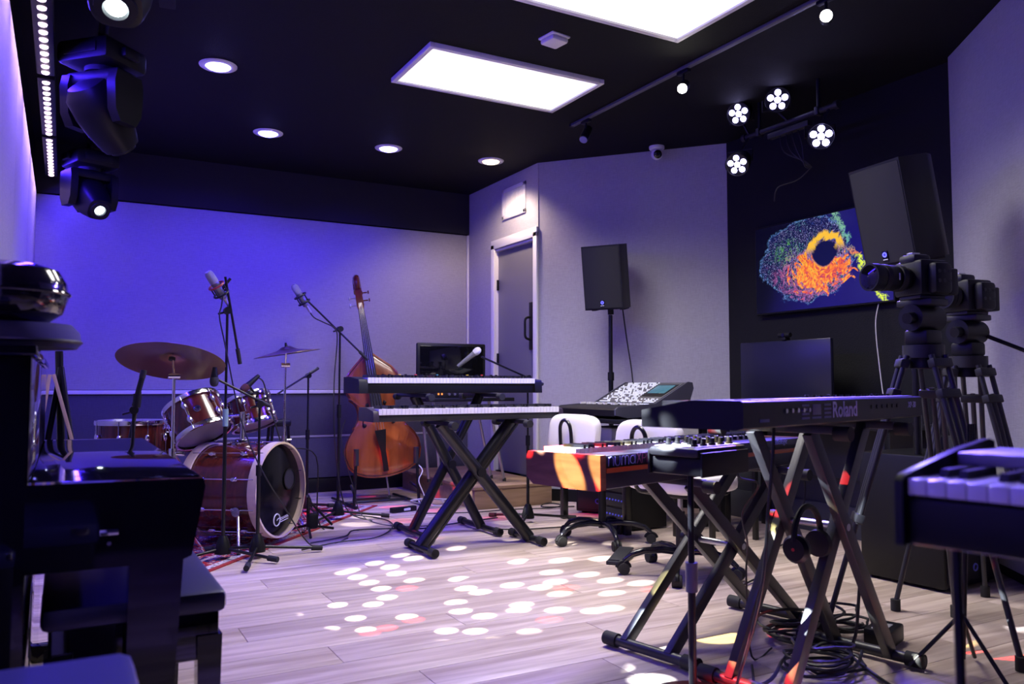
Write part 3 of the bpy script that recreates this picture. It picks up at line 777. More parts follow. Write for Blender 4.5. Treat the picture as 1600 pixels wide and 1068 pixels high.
# ================================================================== MIXER, CHAIRS
mx = T('mixing_table', 'black table under the mixing console', 'table', (3.58, 4.72, 0))
B('table_top', M_BLACK, mx, (0, 0, .735), (.78, .86, .03), .004)
for sx in (-.33, .33):
    for sy in (-.38, .38): B('leg', M_SATIN, mx, (sx, sy, .36), (.045, .045, .72), .004)
B('shelf', M_BLACK, mx, (0.0, 0, .56), (.70, .76, .02), .003)
bx = T('storage_basket', 'grey fabric basket tucked under the mixing table', 'basket', (3.36, 4.62, .57))
MB().box((0, 0, .06), (.17, .16, .115), .015).build('basket_body', mat('grey_felt', (.33, .33, .36), .9, bump=(90, .4)), bx)
B('basket_rim', M_GREYP, bx, (0, 0, .118), (.178, .168, .012), .004)
cn = T('mixing_console', 'digital mixing console with raised screen and lit buttons', 'mixer', (3.2, 4.40, .75))
# local: x = depth away from operator, y = width (0..0.72)
side = [(0, .02), (.0, .06), (.02, .075), (.33, .095), (.62, .245), (.66, .24), (.67, .20), (.60, .02), (.1, 0)]
CW = .70
MxS = lambda y: Mx(((1, 0, 0, 0), (0, 0, -1, y), (0, 1, 0, 0), (0, 0, 0, 1)))
MB().prism(side, 0, -CW, MxS(0)).build('console_body', M_BLACK, cn)
for y in (-.008, CW + .008):
    MB().prism([(a * 1.005 - .002, b + .006) for a, b in side], -.008, .008, MxS(y)).build('side_panel', mat('slate_side', (.06, .06, .09), .4), cn)
def on_panel(u, v, h=0.0):      # u along slope 0..1, v along width 0..1
    a, b = V((.34, 0, .100)), V((.615, 0, .2425)); n = V((-(b - a).z, 0, (b - a).x)).normalized()
    p = a + (b - a) * u + n * h; return V((p.x, .02 + v * (CW - .04), p.z))
slope = Mx.Rotation(-math.atan2(.1425, .275), 4, 'Y')
MB().box(on_panel(.5, .5, .001), (.30, CW - .03, .004), .001, slope).build('sloped_panel', mat('console_grey', (.09, .09, .10), .4), cn)
scr = MB().box(on_panel(.66, .20, .004), (.12, .19, .004), .001, slope).build('screen', mat('console_screen', (.02, .05, .07), .2, emit=(.10, .28, .36), es=.5), cn)
MB().box(on_panel(.60, .20, .0025), (.185, .24, .004), .001, slope).build('screen_bezel', M_BLACK, cn)
bb = MB()
random.seed(11)
for i in range(15):
    for j in range(34):
        u, v = .04 + i * .066, .02 + j * .0287
        if .20 < u < .98 and v < .38: continue
        if random.random() < .36: continue
        bb.box(on_panel(u, v, .005), (.009, .011, .006), 0, slope)
bb.build('lit_buttons', mat('lit_button', (.8, .8, .82), .4, emit=(.75, .8, 1), es=.4), cn, kind='stuff')
bb = MB()
for j in range(25):
    bb.box((.16 + .06 * random.random(), .035 + j * .0262, .098), (.022, .012, .014))
bb.build('fader_caps', M_WHITE, cn, kind='stuff')
bb = MB()
for j in range(26): bb.box((.30, .03 + j * .0255, .098), (.012, .014, .006))
bb.build('channel_buttons', mat('channel_button', (.7, .7, .75), .4, emit=(.7, .75, 1), es=.6), cn, kind='stuff')
for k, q in enumerate((.010, .016, .012, .018, .010)): B('marking', M_DIMP, cn, (.30 + k * .024, -.0165, .062 + k * .003), (.012, .0012, q), .0003)
# paper behind the console
pp = T('paper_stack', 'white papers with a pink sheet beside the mixing console', 'papers', (3.62, 4.02, 0))
ppt = T('side_table', 'small black side table holding papers behind the Roland', 'table', (3.68, 3.98, 0))
B('table_top', M_BLACK, ppt, (0, 0, .80), (.42, .40, .02), .003)
for sx in (-.18, .18):
    for sy in (-.17, .17): B('leg', M_SATIN, ppt, (sx, sy, .395), (.03, .03, .79), .003)
pp.location = (3.64, 3.96, .811); WM[pp.name] = Mx.Translation((3.64, 3.96, .811))
B('box', M_WHITE, pp, (0, 0, .03), (.26, .20, .058), .002)
B('pink_sheet', mat('pink_paper', (.75, .3, .35), .7), pp, (-.02, -.05, .0605), (.18, .12, .002), .0004)

def office_chair(label, loc, face, backang=0):
    """local +y = direction the sitter faces"""
    t = T('office_chair', label, 'chair', loc, R(face - 90), 'white office chairs on castors')
    MB().sup((0, .02, .475), (.47, .45, .105), .45, .42).build('seat', M_VINYL, t)
    MB().sup((0, .02, .43), (.40, .38, .05), .4, .4).build('seat_pan', M_BLACK, t)
    bm = Mx.Rotation(R(-8), 4, 'X')
    MB().sup((0, -.235, .665), (.44, .085, .27), .5, .45, bm).build('backrest', M_VINYL, t)
    br = MB().tube(smooth_path([(-.05, -.06, .44), (-.05, -.24, .44), (-.05, -.285, .52), (-.05, -.300, .69), (-.035, -.304, .745), (0, -.306, .765), (.035, -.304, .745), (.05, -.300, .69), (.05, -.285, .52), (.05, -.24, .44), (.05, -.06, .44)], 5), .011).build('back_bracket', M_SATIN, t)
    CY('gas_column', M_STEEL, t, (0, 0, .30), (0, 0, .43), .014)
    CY('column_sleeve', M_BLACK, t, (0, 0, .09), (0, 0, .32), .024)
    for k in range(5):
        a = 2 * PI * k / 5 + R(20 + backang); c, s_ = math.cos(a), math.sin(a)
        lg = MB().tube([(c * r, s_ * r, z) for r, z in ((.02, .115), (.10, .125), (.19, .12), (.26, .10), (.295, .07), (.30, .058))], [.02, .019, .017, .016, .013, .012], 10).build('base_leg', mat('glossy_black_base', (.012, .012, .016), .15), t)
        tx, ty = -s_, c
        hub = V((c * .30, s_ * .30, .03))
        ca = CY('castor', M_RUBBER, t, hub + V((tx, ty, 0)) * -.024, hub + V((tx, ty, 0)) * .024, .03, n=16)
        MB().tube([hub + V((c * .033 * math.cos(g), s_ * .033 * math.cos(g), .033 * math.sin(g))) for g in [R(10 + 16 * q) for q in range(11)]], .012, 6).build('castor_hood', M_BLACK, ca)
    return t
office_chair('white office chair with black loop bracket, nearest the door step', (2.97, 4.22, 0), 8, 25)
office_chair('white office chair partly hidden behind the Roland synthesizer', (2.83, 3.32, 0), 8, 0)

# ================================================================== RUG + DRUM KIT
rug = T('rug', 'patterned red and blue oriental rug under the drum kit', 'rug', (1.2, 5.6, 0), math.atan2(-.76, -.65))
def rug_mat():
    m = mat('oriental_rug', (.3, .05, .05), .95, spec=.1); nt = m.node_tree; b = nt.nodes['Principled BSDF']
    tc = nt.nodes.new('ShaderNodeTexCoord')
    vo = nt.nodes.new('ShaderNodeTexVoronoi'); vo.inputs['Scale'].default_value = 26; vo.distance = 'CHEBYCHEV'
    n2 = nt.nodes.new('ShaderNodeTexNoise'); n2.inputs['Scale'].default_value = 45; n2.inputs['Detail'].default_value = 2
    for q in (vo, n2): nt.links.new(tc.outputs['Object'], q.inputs['Vector'])
    sc = nt.nodes.new('ShaderNodeSeparateColor'); nt.links.new(vo.outputs['Color'], sc.inputs[0])
    ad = nt.nodes.new('ShaderNodeMath'); ad.operation = 'MULTIPLY_ADD'; ad.inputs[1].default_value = .7; nt.links.new(n2.outputs['Fac'], ad.inputs[0]); 
    mu = nt.nodes.new('ShaderNodeMath'); mu.operation = 'MULTIPLY'; mu.inputs[1].default_value = .5; nt.links.new(sc.outputs[0], mu.inputs[0]); nt.links.new(mu.outputs[0], ad.inputs[2])
    r = nt.nodes.new('ShaderNodeValToRGB'); r.color_ramp.interpolation = 'CONSTANT'; el = r.color_ramp.elements
    el[0].color = (.02, .02, .09, 1); el[1].position = .42; el[1].color = (.30, .02, .03, 1)
    for p, c in ((.54, (.36, .035, .04)), (.62, (.55, .48, .45)), (.70, (.04, .05, .18)), (.8, (.45, .06, .05))):
        e = el.new(p); e.color = (*c, 1)
    nt.links.new(ad.outputs[0], r.inputs[0]); nt.links.new(r.outputs[0], b.inputs['Base Color'])
    return m
M_RUG = rug_mat()
Cn = V((2.26, 6.36, 0)); ru = V((-.65, -.76, 0)).normalized(); rv = V((-.76, .65, 0)).normalized()
RG = frame(Cn, ru, -rv)          # x along long edge, -y across
RLn, RWd = 2.45, 1.18
bands = [(0, .03, mat('rug_red_binding', (.30, .02, .025), .95)), (.03, .075, mat('rug_white_band', (.42, .38, .42), .95, var=(70, .9))), (.075, .17, M_RUG), (.17, .20, mat('rug_cream_band', (.5, .42, .40), .95, var=(90, .8)))]
rg_inv = None
def rp(a, b, z): return Cn + ru * a + rv * b + V((0, 0, z))
def rug_strip(name, a0, a1, b0, b1, m):
    mb = MB(); mb.add([rp(a0, b0, .001), rp(a1, b0, .001), rp(a1, b1, .001), rp(a0, b1, .001), rp(a0, b0, .007), rp(a1, b0, .007), rp(a1, b1, .007), rp(a0, b1, .007)],
                      [(0, 1, 2, 3), (7, 6, 5, 4), (0, 4, 5, 1), (1, 5, 6, 2), (2, 6, 7, 3), (3, 7, 4, 0)])
    return mb.build(name, m, rug, world=True)
for d0, d1, m in bands:
    rug_strip('border_band', d0, RLn - d0, d0, d1, m); rug_strip('border_band', d0, RLn - d0, RWd - d1, RWd - d0, m)
    rug_strip('border_band', d0, d1, d1, RWd - d1, m); rug_strip('border_band', RLn - d1, RLn - d0, d1, RWd - d1, m)
rug_strip('field', .20, RLn - .20, .20, RWd - .20, M_RUG)

def drum(t, c, ax, r, L, front, back, nl=8, hoop=None, hw=.022, up=(0, 0, 1), shell=None, lugs=True):
    """c = centre, ax = axis (towards the 'front' head)"""
    hoop = hoop or M_CHROME; M = look(c, ax, up)
    MB(M).lathe([(r, -L / 2), (r, L / 2)], n=48, capend=False).build('shell', shell or M_MAROON, t, world=True)
    MB(M).lathe([(.001, L / 2 + .004), (r - .004, L / 2 + .004), (r + .004, L / 2)], n=48, capend=False).build('front_head', front, t, world=True)
    MB(M).lathe([(.001, -L / 2 - .004), (r - .004, -L / 2 - .004), (r + .004, -L / 2)], n=48, capend=False).build('rear_head', back, t, world=True)
    for s_ in (-1, 1):
        e = s_ * L / 2
        MB(M).lathe([(r + .004, e - hw * .5), (r + .016, e - hw * .5), (r + .018, e + s_ * 0), (r + .016, e + hw * .8 * (1 if s_ > 0 else .62)), (r + .004, e + hw * .8 * (1 if s_ > 0 else .62))] if s_ > 0 else
                    [(r + .004, e - hw * .8), (r + .016, e - hw * .8), (r + .018, e), (r + .016, e + hw * .5), (r + .004, e + hw * .5)], n=48, capend=False).build('hoop', hoop, t, world=True)
    if lugs:
        for k in range(nl):
            a = 2 * PI * (k + .5) / nl; q = V((math.cos(a), math.sin(a), 0))
            mb = MB(M); z = L * .24
            mb.cyl(q * (r + .016) + V((0, 0, -L / 2 - .012)), q * (r + .016) + V((0, 0, L / 2 + .012)), .0035, n=6)
            for s_ in (-1, 1):
                mb.sup(q * (r + .01) + V((0, 0, s_ * z)), (.03, .03, .05), .8, .8, nu=10, nv=6)
            mb.build('lug', M_CHROME, t, world=True)
    return M
BDC, BDA = V((1.185, 5.115, .335)), V((.72, -.69, .02))
bd = T('bass_drum', 'large maroon bass drum with black front head and pale hoop', 'drum', (1.0, 5.3, 0))
Mb = drum(bd, BDC - BDA.normalized() * .25, BDA, .275, .46, M_MYLAR, M_CLEAR, 10, M_HOOPW, .045)
ring = MB(Mb).lathe([(.062, .236), (.068, .238), (.068, .241), (.060, .241), (.060, .236)], Mx.Translation((.135, .05, 0)), n=28, capend=False).build('port_ring', M_BLACK, bd, world=True)
MB(Mb).lathe([(.0005, .2365), (.060, .2365)], Mx.Translation((.135, .05, 0)), n=28, capend=False).build('port_hole', mat('port_dark', (.02, .02, .05), .5), bd, world=True)
M_LOGO = mat('white_logo', (.65, .65, .75), .5)
LG = Mb @ Mx.Translation((-.01, -.185, .2352))
mb = MB(LG); mb.tube([(.036 * math.cos(a), .036 * math.sin(a), 0) for a in [2 * PI * i / 28 for i in range(28)]], .0042, 6, True); mb.tube([(.0, -.004, 0), (.016, .006, 0), (.034, .008, 0)], .003, 6); mb.build('logo', M_LOGO, bd, world=True)
text('logo', 'AQUARIAN', .023, LG @ Mx.Translation((.088, .004, 0)) @ Mx.Rotation(R(6), 4, 'Z'), M_LOGO, bd, world=True, bold=.0006)
MB(LG @ Mx.Translation((.088, -.013, 0)) @ Mx.Rotation(R(6), 4, 'Z')).box((0, 0, 0), (.09, .005, .001)).build('logo_line', M_LOGO, bd, world=True)
side_v = BDA.normalized().cross(V((0, 0, 1))).normalized()
for s_ in (-1, 1):
    a = BDC - BDA.normalized() * .12 + side_v * (s_ * .255) + V((0, 0, -.10)); b = a + side_v * (s_ * .11) + BDA.normalized() * .08; b.z = .015
    CY('spur', M_CHROME, bd, a, b, .009, world=True)
    CY('spur_bracket', M_CHROME, bd, a - side_v * (s_ * .03), a + side_v * (s_ * .03), .028, world=True)
    CY('spur_tip', M_RUBBER, bd, b, b + V((0, 0, -.008)), .012, world=True)
# tom mount post on the bass drum
TB = BDC - BDA.normalized() * .27 + V((0, 0, .28))
CY('tom_post', M_CHROME, bd, TB - V((0, 0, .02)), TB + V((0, 0, .20)), .015, world=True)
B('tom_post_bracket', M_CHROME, bd, TB + V((0, 0, .01)), (.08, .07, .04), .01, world=True)
# rack toms
t1 = T('rack_tom', 'maroon rack tom with chrome hoop and round badge, larger of the two', 'drum', (.72, 5.42, .7))
T1A = V((-.36, .52, .95))
T1C = V((.735, 5.37, .765))
M1 = drum(t1, T1C, T1A, .163, .20, M_CLEAR, M_CLEAR, 6)
tocam = (V((0, 0, CAMZ)) - T1C); ax1 = T1A.normalized(); tc_ = (tocam - ax1 * tocam.dot(ax1)).normalized(); bs = ax1.cross(tc_)
bq = (tc_ * math.cos(R(8)) + bs * math.sin(R(8)))
MB(look(T1C + bq * .1635, bq)).lathe([(.022, 0), (.022, .003), (.017, .0035), (.001, .0035)], n=20).build('badge', M_CHROME, t1, world=True)
MB(look(T1C + bq * .1672, bq)).tube([(.013 * math.cos(a), .013 * math.sin(a), 0) for a in [2 * PI * i / 16 for i in range(16)]], .0025, 5, True).build('badge_ring', M_BLACK, t1, world=True)
CY('mount_arm', M_CHROME, t1, T1C + (TB + V((0, 0, .18)) - T1C).normalized() * .155, TB + V((0, 0, .18)), .011, world=True)
t2 = T('rack_tom', 'smaller rack tom mostly hidden behind the microphone stands', 'drum', (1.07, 5.50, .7))
T2C = V((1.10, 5.60, .80))
drum(t2, T2C, V((-.22, .30, .95)), .135, .18, M_CLEAR, M_CLEAR, 6)
CY('mount_arm', M_CHROME, t2, T2C + (TB + V((0, 0, .19)) - T2C).normalized() * .13, TB + V((0, 0, .19)), .011, world=True)
# floor tom
ft = T('floor_tom', 'dark maroon floor tom behind the piano, chrome hoop on top', 'drum', (.37, 5.75, 0))
drum(ft, V((.39, 5.80, .555)), V((0, 0, 1)), .20, .36, M_CLEAR, M_CLEAR, 8)
for k in range(3):
    a = 2 * PI * k / 3 + .5; c, s_ = math.cos(a) * .23, math.sin(a) * .23
    TU('leg', M_CHROME, ft, [(.39 + c, 5.80 + s_, .68), (.39 + c, 5.80 + s_, .08), (.39 + c * 1.12, 5.80 + s_ * 1.12, .012)], .0065, world=True)
    B('leg_bracket', M_CHROME, ft, (.39 + c * .95, 5.80 + s_ * .95, .52), (.035, .035, .06), .006, world=True)
# snare on stand and throne
sn = T('snare_drum', 'maroon snare drum beside the bass drum beater', 'drum', (.72, 5.86, 0))
drum(sn, V((.75, 6.02, .60)), V((.05, -.05, 1)), .175, .14, M_CLEAR, M_CLEAR, 8)
for k in range(3):
    a = 2 * PI * k / 3; c, s_ = math.cos(a), math.sin(a)
    TU('stand_leg', M_CHROME, sn, [(.75, 6.02, .28), (.75 + c * .2, 6.02 + s_ * .2, .012)], .008, world=True)
    TU('basket_arm', M_CHROME, sn, [(.75, 6.02, .40), (.75 + c * .15, 6.02 + s_ * .15, .50), (.75 + c * .19, 6.02 + s_ * .19, .53)], .007, world=True)
CY('stand_post', M_CHROME, sn, (.75, 6.02, .22), (.75, 6.02, .42), .012, world=True)
dt = T('drum_stool', 'small black stool standing behind the drum kit', 'stool', (1.50, 6.55, .007))
B('seat', M_BLACK, dt, (0, 0, .675), (.17, .17, .06), .02)
for sx in (-1, 1):
    for sy in (-1, 1): CY('leg', M_SATIN, dt, (sx * .06, sy * .06, .65), (sx * .10, sy * .10, .005), .012)
# cymbals with their stands
def cymbal(label, c, n_, r, foot, tilt_lab, stand_label):
    t = T('cymbal', label, 'cymbal', tuple(c))
    M = look((0, 0, 0), n_)
    MB(M).lathe([(.004, .030), (.03, .028), (.055, .012), (.075, .004), (r * .6, -.008), (r, -.022), (r + .001, -.0235), (r * .6, -.0105), (.075, .001), (.055, .009), (.03, .024), (.004, .026)], n=56, capend=False).build('cymbal_plate', M_BRONZE, t)
    CY('wing_nut', M_BLACK, t, M @ V((0, 0, .028)), M @ V((0, 0, .055)), .011, .007)
    s_ = T('cymbal_stand', stand_label, 'stand', foot)
    top = V(c) - V(n_).normalized() * .0
    j = V((foot[0], foot[1], c[2] - .10))
    CY('tilter', M_CHROME, s_, j, top + V(n_).normalized() * .02, .006, world=True)
    CY('felt', M_GREYP, s_, top - V(n_).normalized() * .012, top + V(n_).normalized() * .004, .018, world=True)
    CY('tilter_joint', M_CHROME, s_, j - V((.03, 0, 0)), j + V((.03, 0, 0)), .016, world=True)
    CY('upper_tube', M_CHROME, s_, (foot[0], foot[1], .55), j, .0085, world=True)
    CY('lower_tube', M_CHROME, s_, (foot[0], foot[1], .12), (foot[0], foot[1], .60), .0125, world=True)
    CY('collar', M_CHROME, s_, (foot[0], foot[1], .57), (foot[0], foot[1], .63), .019, world=True)
    CY('wing_bolt', M_CHROME, s_, (foot[0], foot[1], .60), (foot[0] + .05, foot[1], .60), .008, world=True)
    for k in range(3):
        a = 2 * PI * k / 3 + .8
        TU('leg', M_CHROME, s_, [(foot[0], foot[1], .32), (foot[0] + .30 * math.cos(a), foot[1] + .30 * math.sin(a), .018)], .009, world=True)
    return t
cymbal('big dark ride cymbal seen from below over the floor tom', V((.525, 4.86, 1.125)), V((.15, .33, 1)), .285, (.53, 4.80, 0), '', 'chrome stand of the big dark ride cymbal')
cymbal('thin crash cymbal seen edge-on in front of the blue wall', V((1.345, 5.66, 1.215)), V((-.16, .02, 1)), .225, (1.345, 5.70, 0), '', 'chrome stand of the thin crash cymbal')

# ================================================================== MICROPHONES AND STANDS
def mic_stand(label, loc, h, legs, boom=None, rr=.34, base='tripod', clutch=None):
    t = T('microphone_stand', label, 'mic stand', loc, 0, 'microphone stands')
    zb = .10
    CY('upper_tube', M_SATIN, t, (0, 0, h * .55), (0, 0, h), .0075)
    CY('lower_tube', M_SATIN, t, (0, 0, .05), (0, 0, h * .58), .011)
    CY('clutch', clutch or M_BLACK, t, (0, 0, h * .53), (0, 0, h * .60), .016)
    MB().lathe([(.045, .03), (.046, .05), (.032, .10), (.018, .13)], n=20).build('hub', M_BLACK, t)
    for a in legs:
        c, s_ = math.cos(R(a)), math.sin(R(a))
        lg = CY('leg', M_SATIN, t, (c * .03, s_ * .03, .055), (c * rr, s_ * rr, .018), .009)
        CY('rubber_foot', M_RUBBER, lg, (c * (rr - .05), s_ * (rr - .05), .022), (c * (rr + .01), s_ * (rr + .01), .016), .0155)
    if boom:
        a, b = V(boom[0]) - V(loc), V(boom[1]) - V(loc)
        bo = CY('boom_arm', M_SATIN, t, a, b, .007)
        CY('boom_weight', M_RUBBER, bo, a, a + (b - a).normalized() * .09, .012)
        CY('boom_joint', M_BLACK, t, (0, -.022, h), (0, .022, h), .021)
        CY('joint_lever', M_BLACK, t, (0, .0, h - .005), (-.05, .0, h - .02), .006)
    return t
def condenser(label, p, d, up, cradle):
    """large condenser in shock mount: p centre, d = axis of body"""
    t = T('condenser_microphone', label, 'microphone', tuple(p))
    M = look((0, 0, 0), d)
    MB(M).lathe([(.018, -.085), (.023, -.08), (.024, .02), (.024, .024)], n=22).build('body', mat('mic_silver', (.2, .2, .23), .35, .7), t)
    MB(M).lathe([(.0245, .02), (.0255, .03), (.025, .075), (.018, .092), (.001, .096)], n=22).build('grille', mat('mic_grille', (.34, .34, .38), .4, .6, bump=(500, .8)), t)
    MB(M).tube([(.043 * math.cos(a), .043 * math.sin(a), .0) for a in [2 * PI * i / 20 for i in range(20)]], .006, 6, True).build('shock_ring', cradle, t)
    MB(M).tube([(.043 * math.cos(a), .043 * math.sin(a), -.055) for a in [2 * PI * i / 20 for i in range(20)]], .006, 6, True).build('shock_ring', M_BLACK, t)
    for k in range(4):
        a = PI / 2 * k + .4
        MB(M).cyl((.043 * math.cos(a), .043 * math.sin(a), .0), (.043 * math.cos(a), .043 * math.sin(a), -.055), .004).build('shock_strut', M_BLACK, t)
    MB(M).cyl((0, 0, -.085), (0, 0, -.14), .010).build('connector', M_STEEL, t)
    return t
def dynamic(label, p, d, g, body, ln=.15):
    t = T('dynamic_microphone', label, 'microphone', tuple(p)); M = look((0, 0, 0), d)
    MB(M).lathe([(.011, -ln), (.013, -ln + .01), (.018, -.02), (.02, -.005)], n=18).build('handle', body, t)
    MB(M).lathe([(.02, -.005), (.024, .004), (.025, .02), (.021, .038), (.012, .047), (.001, .05)], n=18).build('grille', g, t)
    return t
S1 = (.805, 4.81, .007)
m1p = onY(353, 487, 4.81)
mic_stand('tall mic stand with steep boom in front of the bass drum', S1, m1p.z, (-45, 75, 195), (onY(375, 568, 4.90), onY(352, 432, 4.78)), clutch=mat('teal_clutch', (.25, .4, .45), .35))
condenser('condenser mic in red-lit shock mount above the drum kit', onY(338, 446, 4.80), (-.10, -.05, .14), None, mat('red_cradle', (.30, .03, .02), .4))  # red light on the shock ring is put into its colour
CY('mic_adapter', M_BLACK, bpy.data.objects['condenser_microphone'], V((.03, .0, -.02)), V((.075, 0, .045)), .008)
S2 = (1.77, 5.83, .007)
m2p = onY(523, 515, 5.83)
mic_stand('tall mic stand with long boom between drum kit and double bass', S2, m2p.z, (-20, 100, 220), (onY(575, 562, 5.83), onY(478, 467, 5.80)), rr=.36)
condenser('condenser mic pointing at the drums from the long boom', onY(469, 462, 5.79), (-.12, -.02, .17), None, M_BLACK)
S3 = (2.93, 5.08, 0)
m3p = onY(822, 590, 5.08)
mic_stand('mic stand behind the keyboards with boom across the monitor', S3, m3p.z, (-10, 110, 230), (onY(848, 600, 5.1), onY(752, 557, 5.0)), rr=.36)
dynamic('silver-headed vocal microphone on the boom by the monitor', onY(742, 549, 4.99), (.2, -.1, .18), mat('silver_grille', (.7, .7, .7), .35, .6, bump=(500, .8)), mat('mic_grey', (.12, .12, .13), .4))
bpy.data.objects['dynamic_microphone'].location = onY(742, 551, 4.99)
S4 = (.985, 4.77, .007)
mic_stand('short mic stand with boom reaching towards the rack toms', S4, .86, (0, 130, 250), (onY(421, 634, 4.78), onY(341, 593, 4.75)), rr=.36)
dynamic('black drum mic hanging at the left end of the tom boom', onY(335, 590, 4.74), (0.0, .1, -1), mat('black_grille', (.02, .02, .022), .5, bump=(500, .8)), M_BLACK, .06)
dynamic('short drum mic with dark red head angled over the small tom', onY(386, 603, 5.2), (-.6, -.1, -.55), mat('red_black_grille', (.09, .015, .015), .5, bump=(500, .8)), M_BLACK, .10)
cl = T('drum_mic_clip', 'black clip arm holding the short drum mic to the tom', 'mic clip', tuple(onY(390, 606, 5.24)))
TU('clip_arm', M_BLACK, cl, [onY(390, 604, 5.26), onY(396, 612, 5.27), onY(403, 612, 5.30), onY(400, 628, 5.35), T2C + V((.09, -.09, .10))], .008, world=True)
S5 = (1.66, 6.28, .007)
mic_stand('dark mic stand with tilted boom in front of the blue wall', S5, 1.045, (30, 150, 270), (onY(497, 575, 6.28), onY(432, 616, 6.1)), rr=.28)
# left: pencil mic stand above the piano lid
S6 = (.30, 4.32, 0)
p6 = onY(225, 640, 4.32)
mic_stand('mic stand rising behind the piano lid with a pencil mic', S6, p6.z, (60, 180, 300), (onY(203, 690, 4.36), onY(219, 612, 4.28)), rr=.28)
t = T('pencil_microphone', 'long black pencil mic pointing up under the ride cymbal', 'microphone', tuple(onY(217, 615, 4.26)))
CY('barrel', M_BLACK, t, onY(210, 634, 4.26), onY(222, 590, 4.26), .013, world=True)
CY('capsule', M_GREYP, t, onY(222, 590, 4.26), onY(225, 578, 4.26), .0145, world=True)
CY('mic_clip', M_BLACK, t, onY(213, 636, 4.26), onY(215, 615, 4.26), .019, world=True)
# mic cables hanging
def cable(label, pts, r=.0045, m=None, name='microphone_cable', k=6):
    P = smooth_path(pts, k); b = P[0]
    t = T(name, label, 'cable', (0, 0, 0)); 
    o = MB().tube(P, r, 6).build('cord', m or M_CABLE, None)
    bpy.data.objects.remove(t)
    o.name = name; tag(o, label, 'cable'); return o
cable('white-grey mic cable drooping down the steep boom stand', [onY(348, 462, 4.79), onY(346, 478, 4.78), onY(343, 495, 4.77), onY(351, 535, 4.77), onY(358, 570, 4.77), onY(368, 620, 4.76), onY(378, 660, 4.75), onY(395, 705, 4.72), onY(415, 745, 4.70), onY(440, 785, 4.72), (1.33, 4.86, .014), (1.6, 5.05, .012)], .004)
cable('dark mic cable looping from the long boom mic to its stand', [onY(480, 480, 5.80), onY(490, 495, 5.8), onY(505, 503, 5.80), onY(522, 512, 5.79), onY(527, 530, 5.79), onY(522, 600, 5.79), onY(524, 700, 5.79), (1.80, 5.74, .10), (1.95, 5.6, .014)])
cable('thin cable hanging beside the double bass to the rug', [onY(540, 655, 5.75), onY(533, 680, 5.75), onY(540, 720, 5.72), onY(552, 760, 5.68), onY(566, 805, 5.6), (2.0, 5.35, .012), (2.3, 5.2, .012)], .0035)
cable('drum mic cable falling from the tom clip to the rug', [onY(404, 590, 5.25), onY(412, 598, 5.3), onY(420, 630, 5.3), onY(428, 655, 5.3), onY(438, 688, 5.3), onY(442, 700, 5.3), (1.5, 5.45, .5), (1.55, 5.5, .02), (1.8, 5.3, .012)], .0045)
cable('long black floor cable running from rug to keyboard stand', [(1.35, 5.0, .012), (1.6, 5.12, .012), (1.72, 5.3, .012), (1.95, 5.25, .012), (2.15, 5.15, .012), (2.5, 5.25, .012), (2.8, 5.3, .012)], .0055, name='floor_cable')
cable('black floor cable curving past the front of the rug', [(1.25, 4.82, .012), (1.5, 4.95, .012), (1.75, 4.98, .012), (1.95, 5.22, .012), (2.05, 5.5, .012), (2.02, 5.75, .012), (1.9, 5.95, .012)], .005, name='floor_cable')
cable('black cable lying along the foot of the oak step', [(2.4, 5.75, .012), (2.75, 5.62, .012), (3.1, 5.60, .012), (3.4, 5.52, .012), (3.52, 5.58, .02), (3.44, 5.65, .03), (3.34, 5.56, .02), (3.6, 5.5, .012)], .005, name='floor_cable')
cable('black floor cable trailing from the chairs to the mic stand base', [(2.5, 4.95, .012), (2.7, 4.8, .012), (2.95, 4.75, .012), (3.2, 4.72, .012)], .005, name='floor_cable')
# kick drum mic on a low stand in front of the hoop
km = T('kick_drum_stand', 'low black mic stand beside the right edge of the bass drum', 'mic stand', (1.42, 5.33, .007))
for a in (20, 140, 260):
    CY('leg', M_SATIN, km, (0, 0, .06), (.20 * math.cos(R(a)), .20 * math.sin(R(a)), .014), .009)
CY('post', M_SATIN, km, (0, 0, .03), (0, 0, .24), .011)
CY('boom_arm', M_SATIN, km, (0, 0, .22), (.16, .0, .05), .008)
B('counterweight', M_BLACK, km, (.02, -.03, .09), (.07, .06, .10), .015)

# ================================================================== DOUBLE BASS
DBZ = .20
dbs = T('double_bass', 'orange-brown varnished double bass leaning on a stand by the wall', 'double bass', (2.27, 6.62, 0))
DBM = Mx.Translation((2.435, 6.62, DBZ)) @ Mx.Rotation(R(-17), 4, 'Z') @ Mx.Rotation(R(-6), 4, 'X') @ Mx.Rotation(R(-9.0), 4, 'Y')
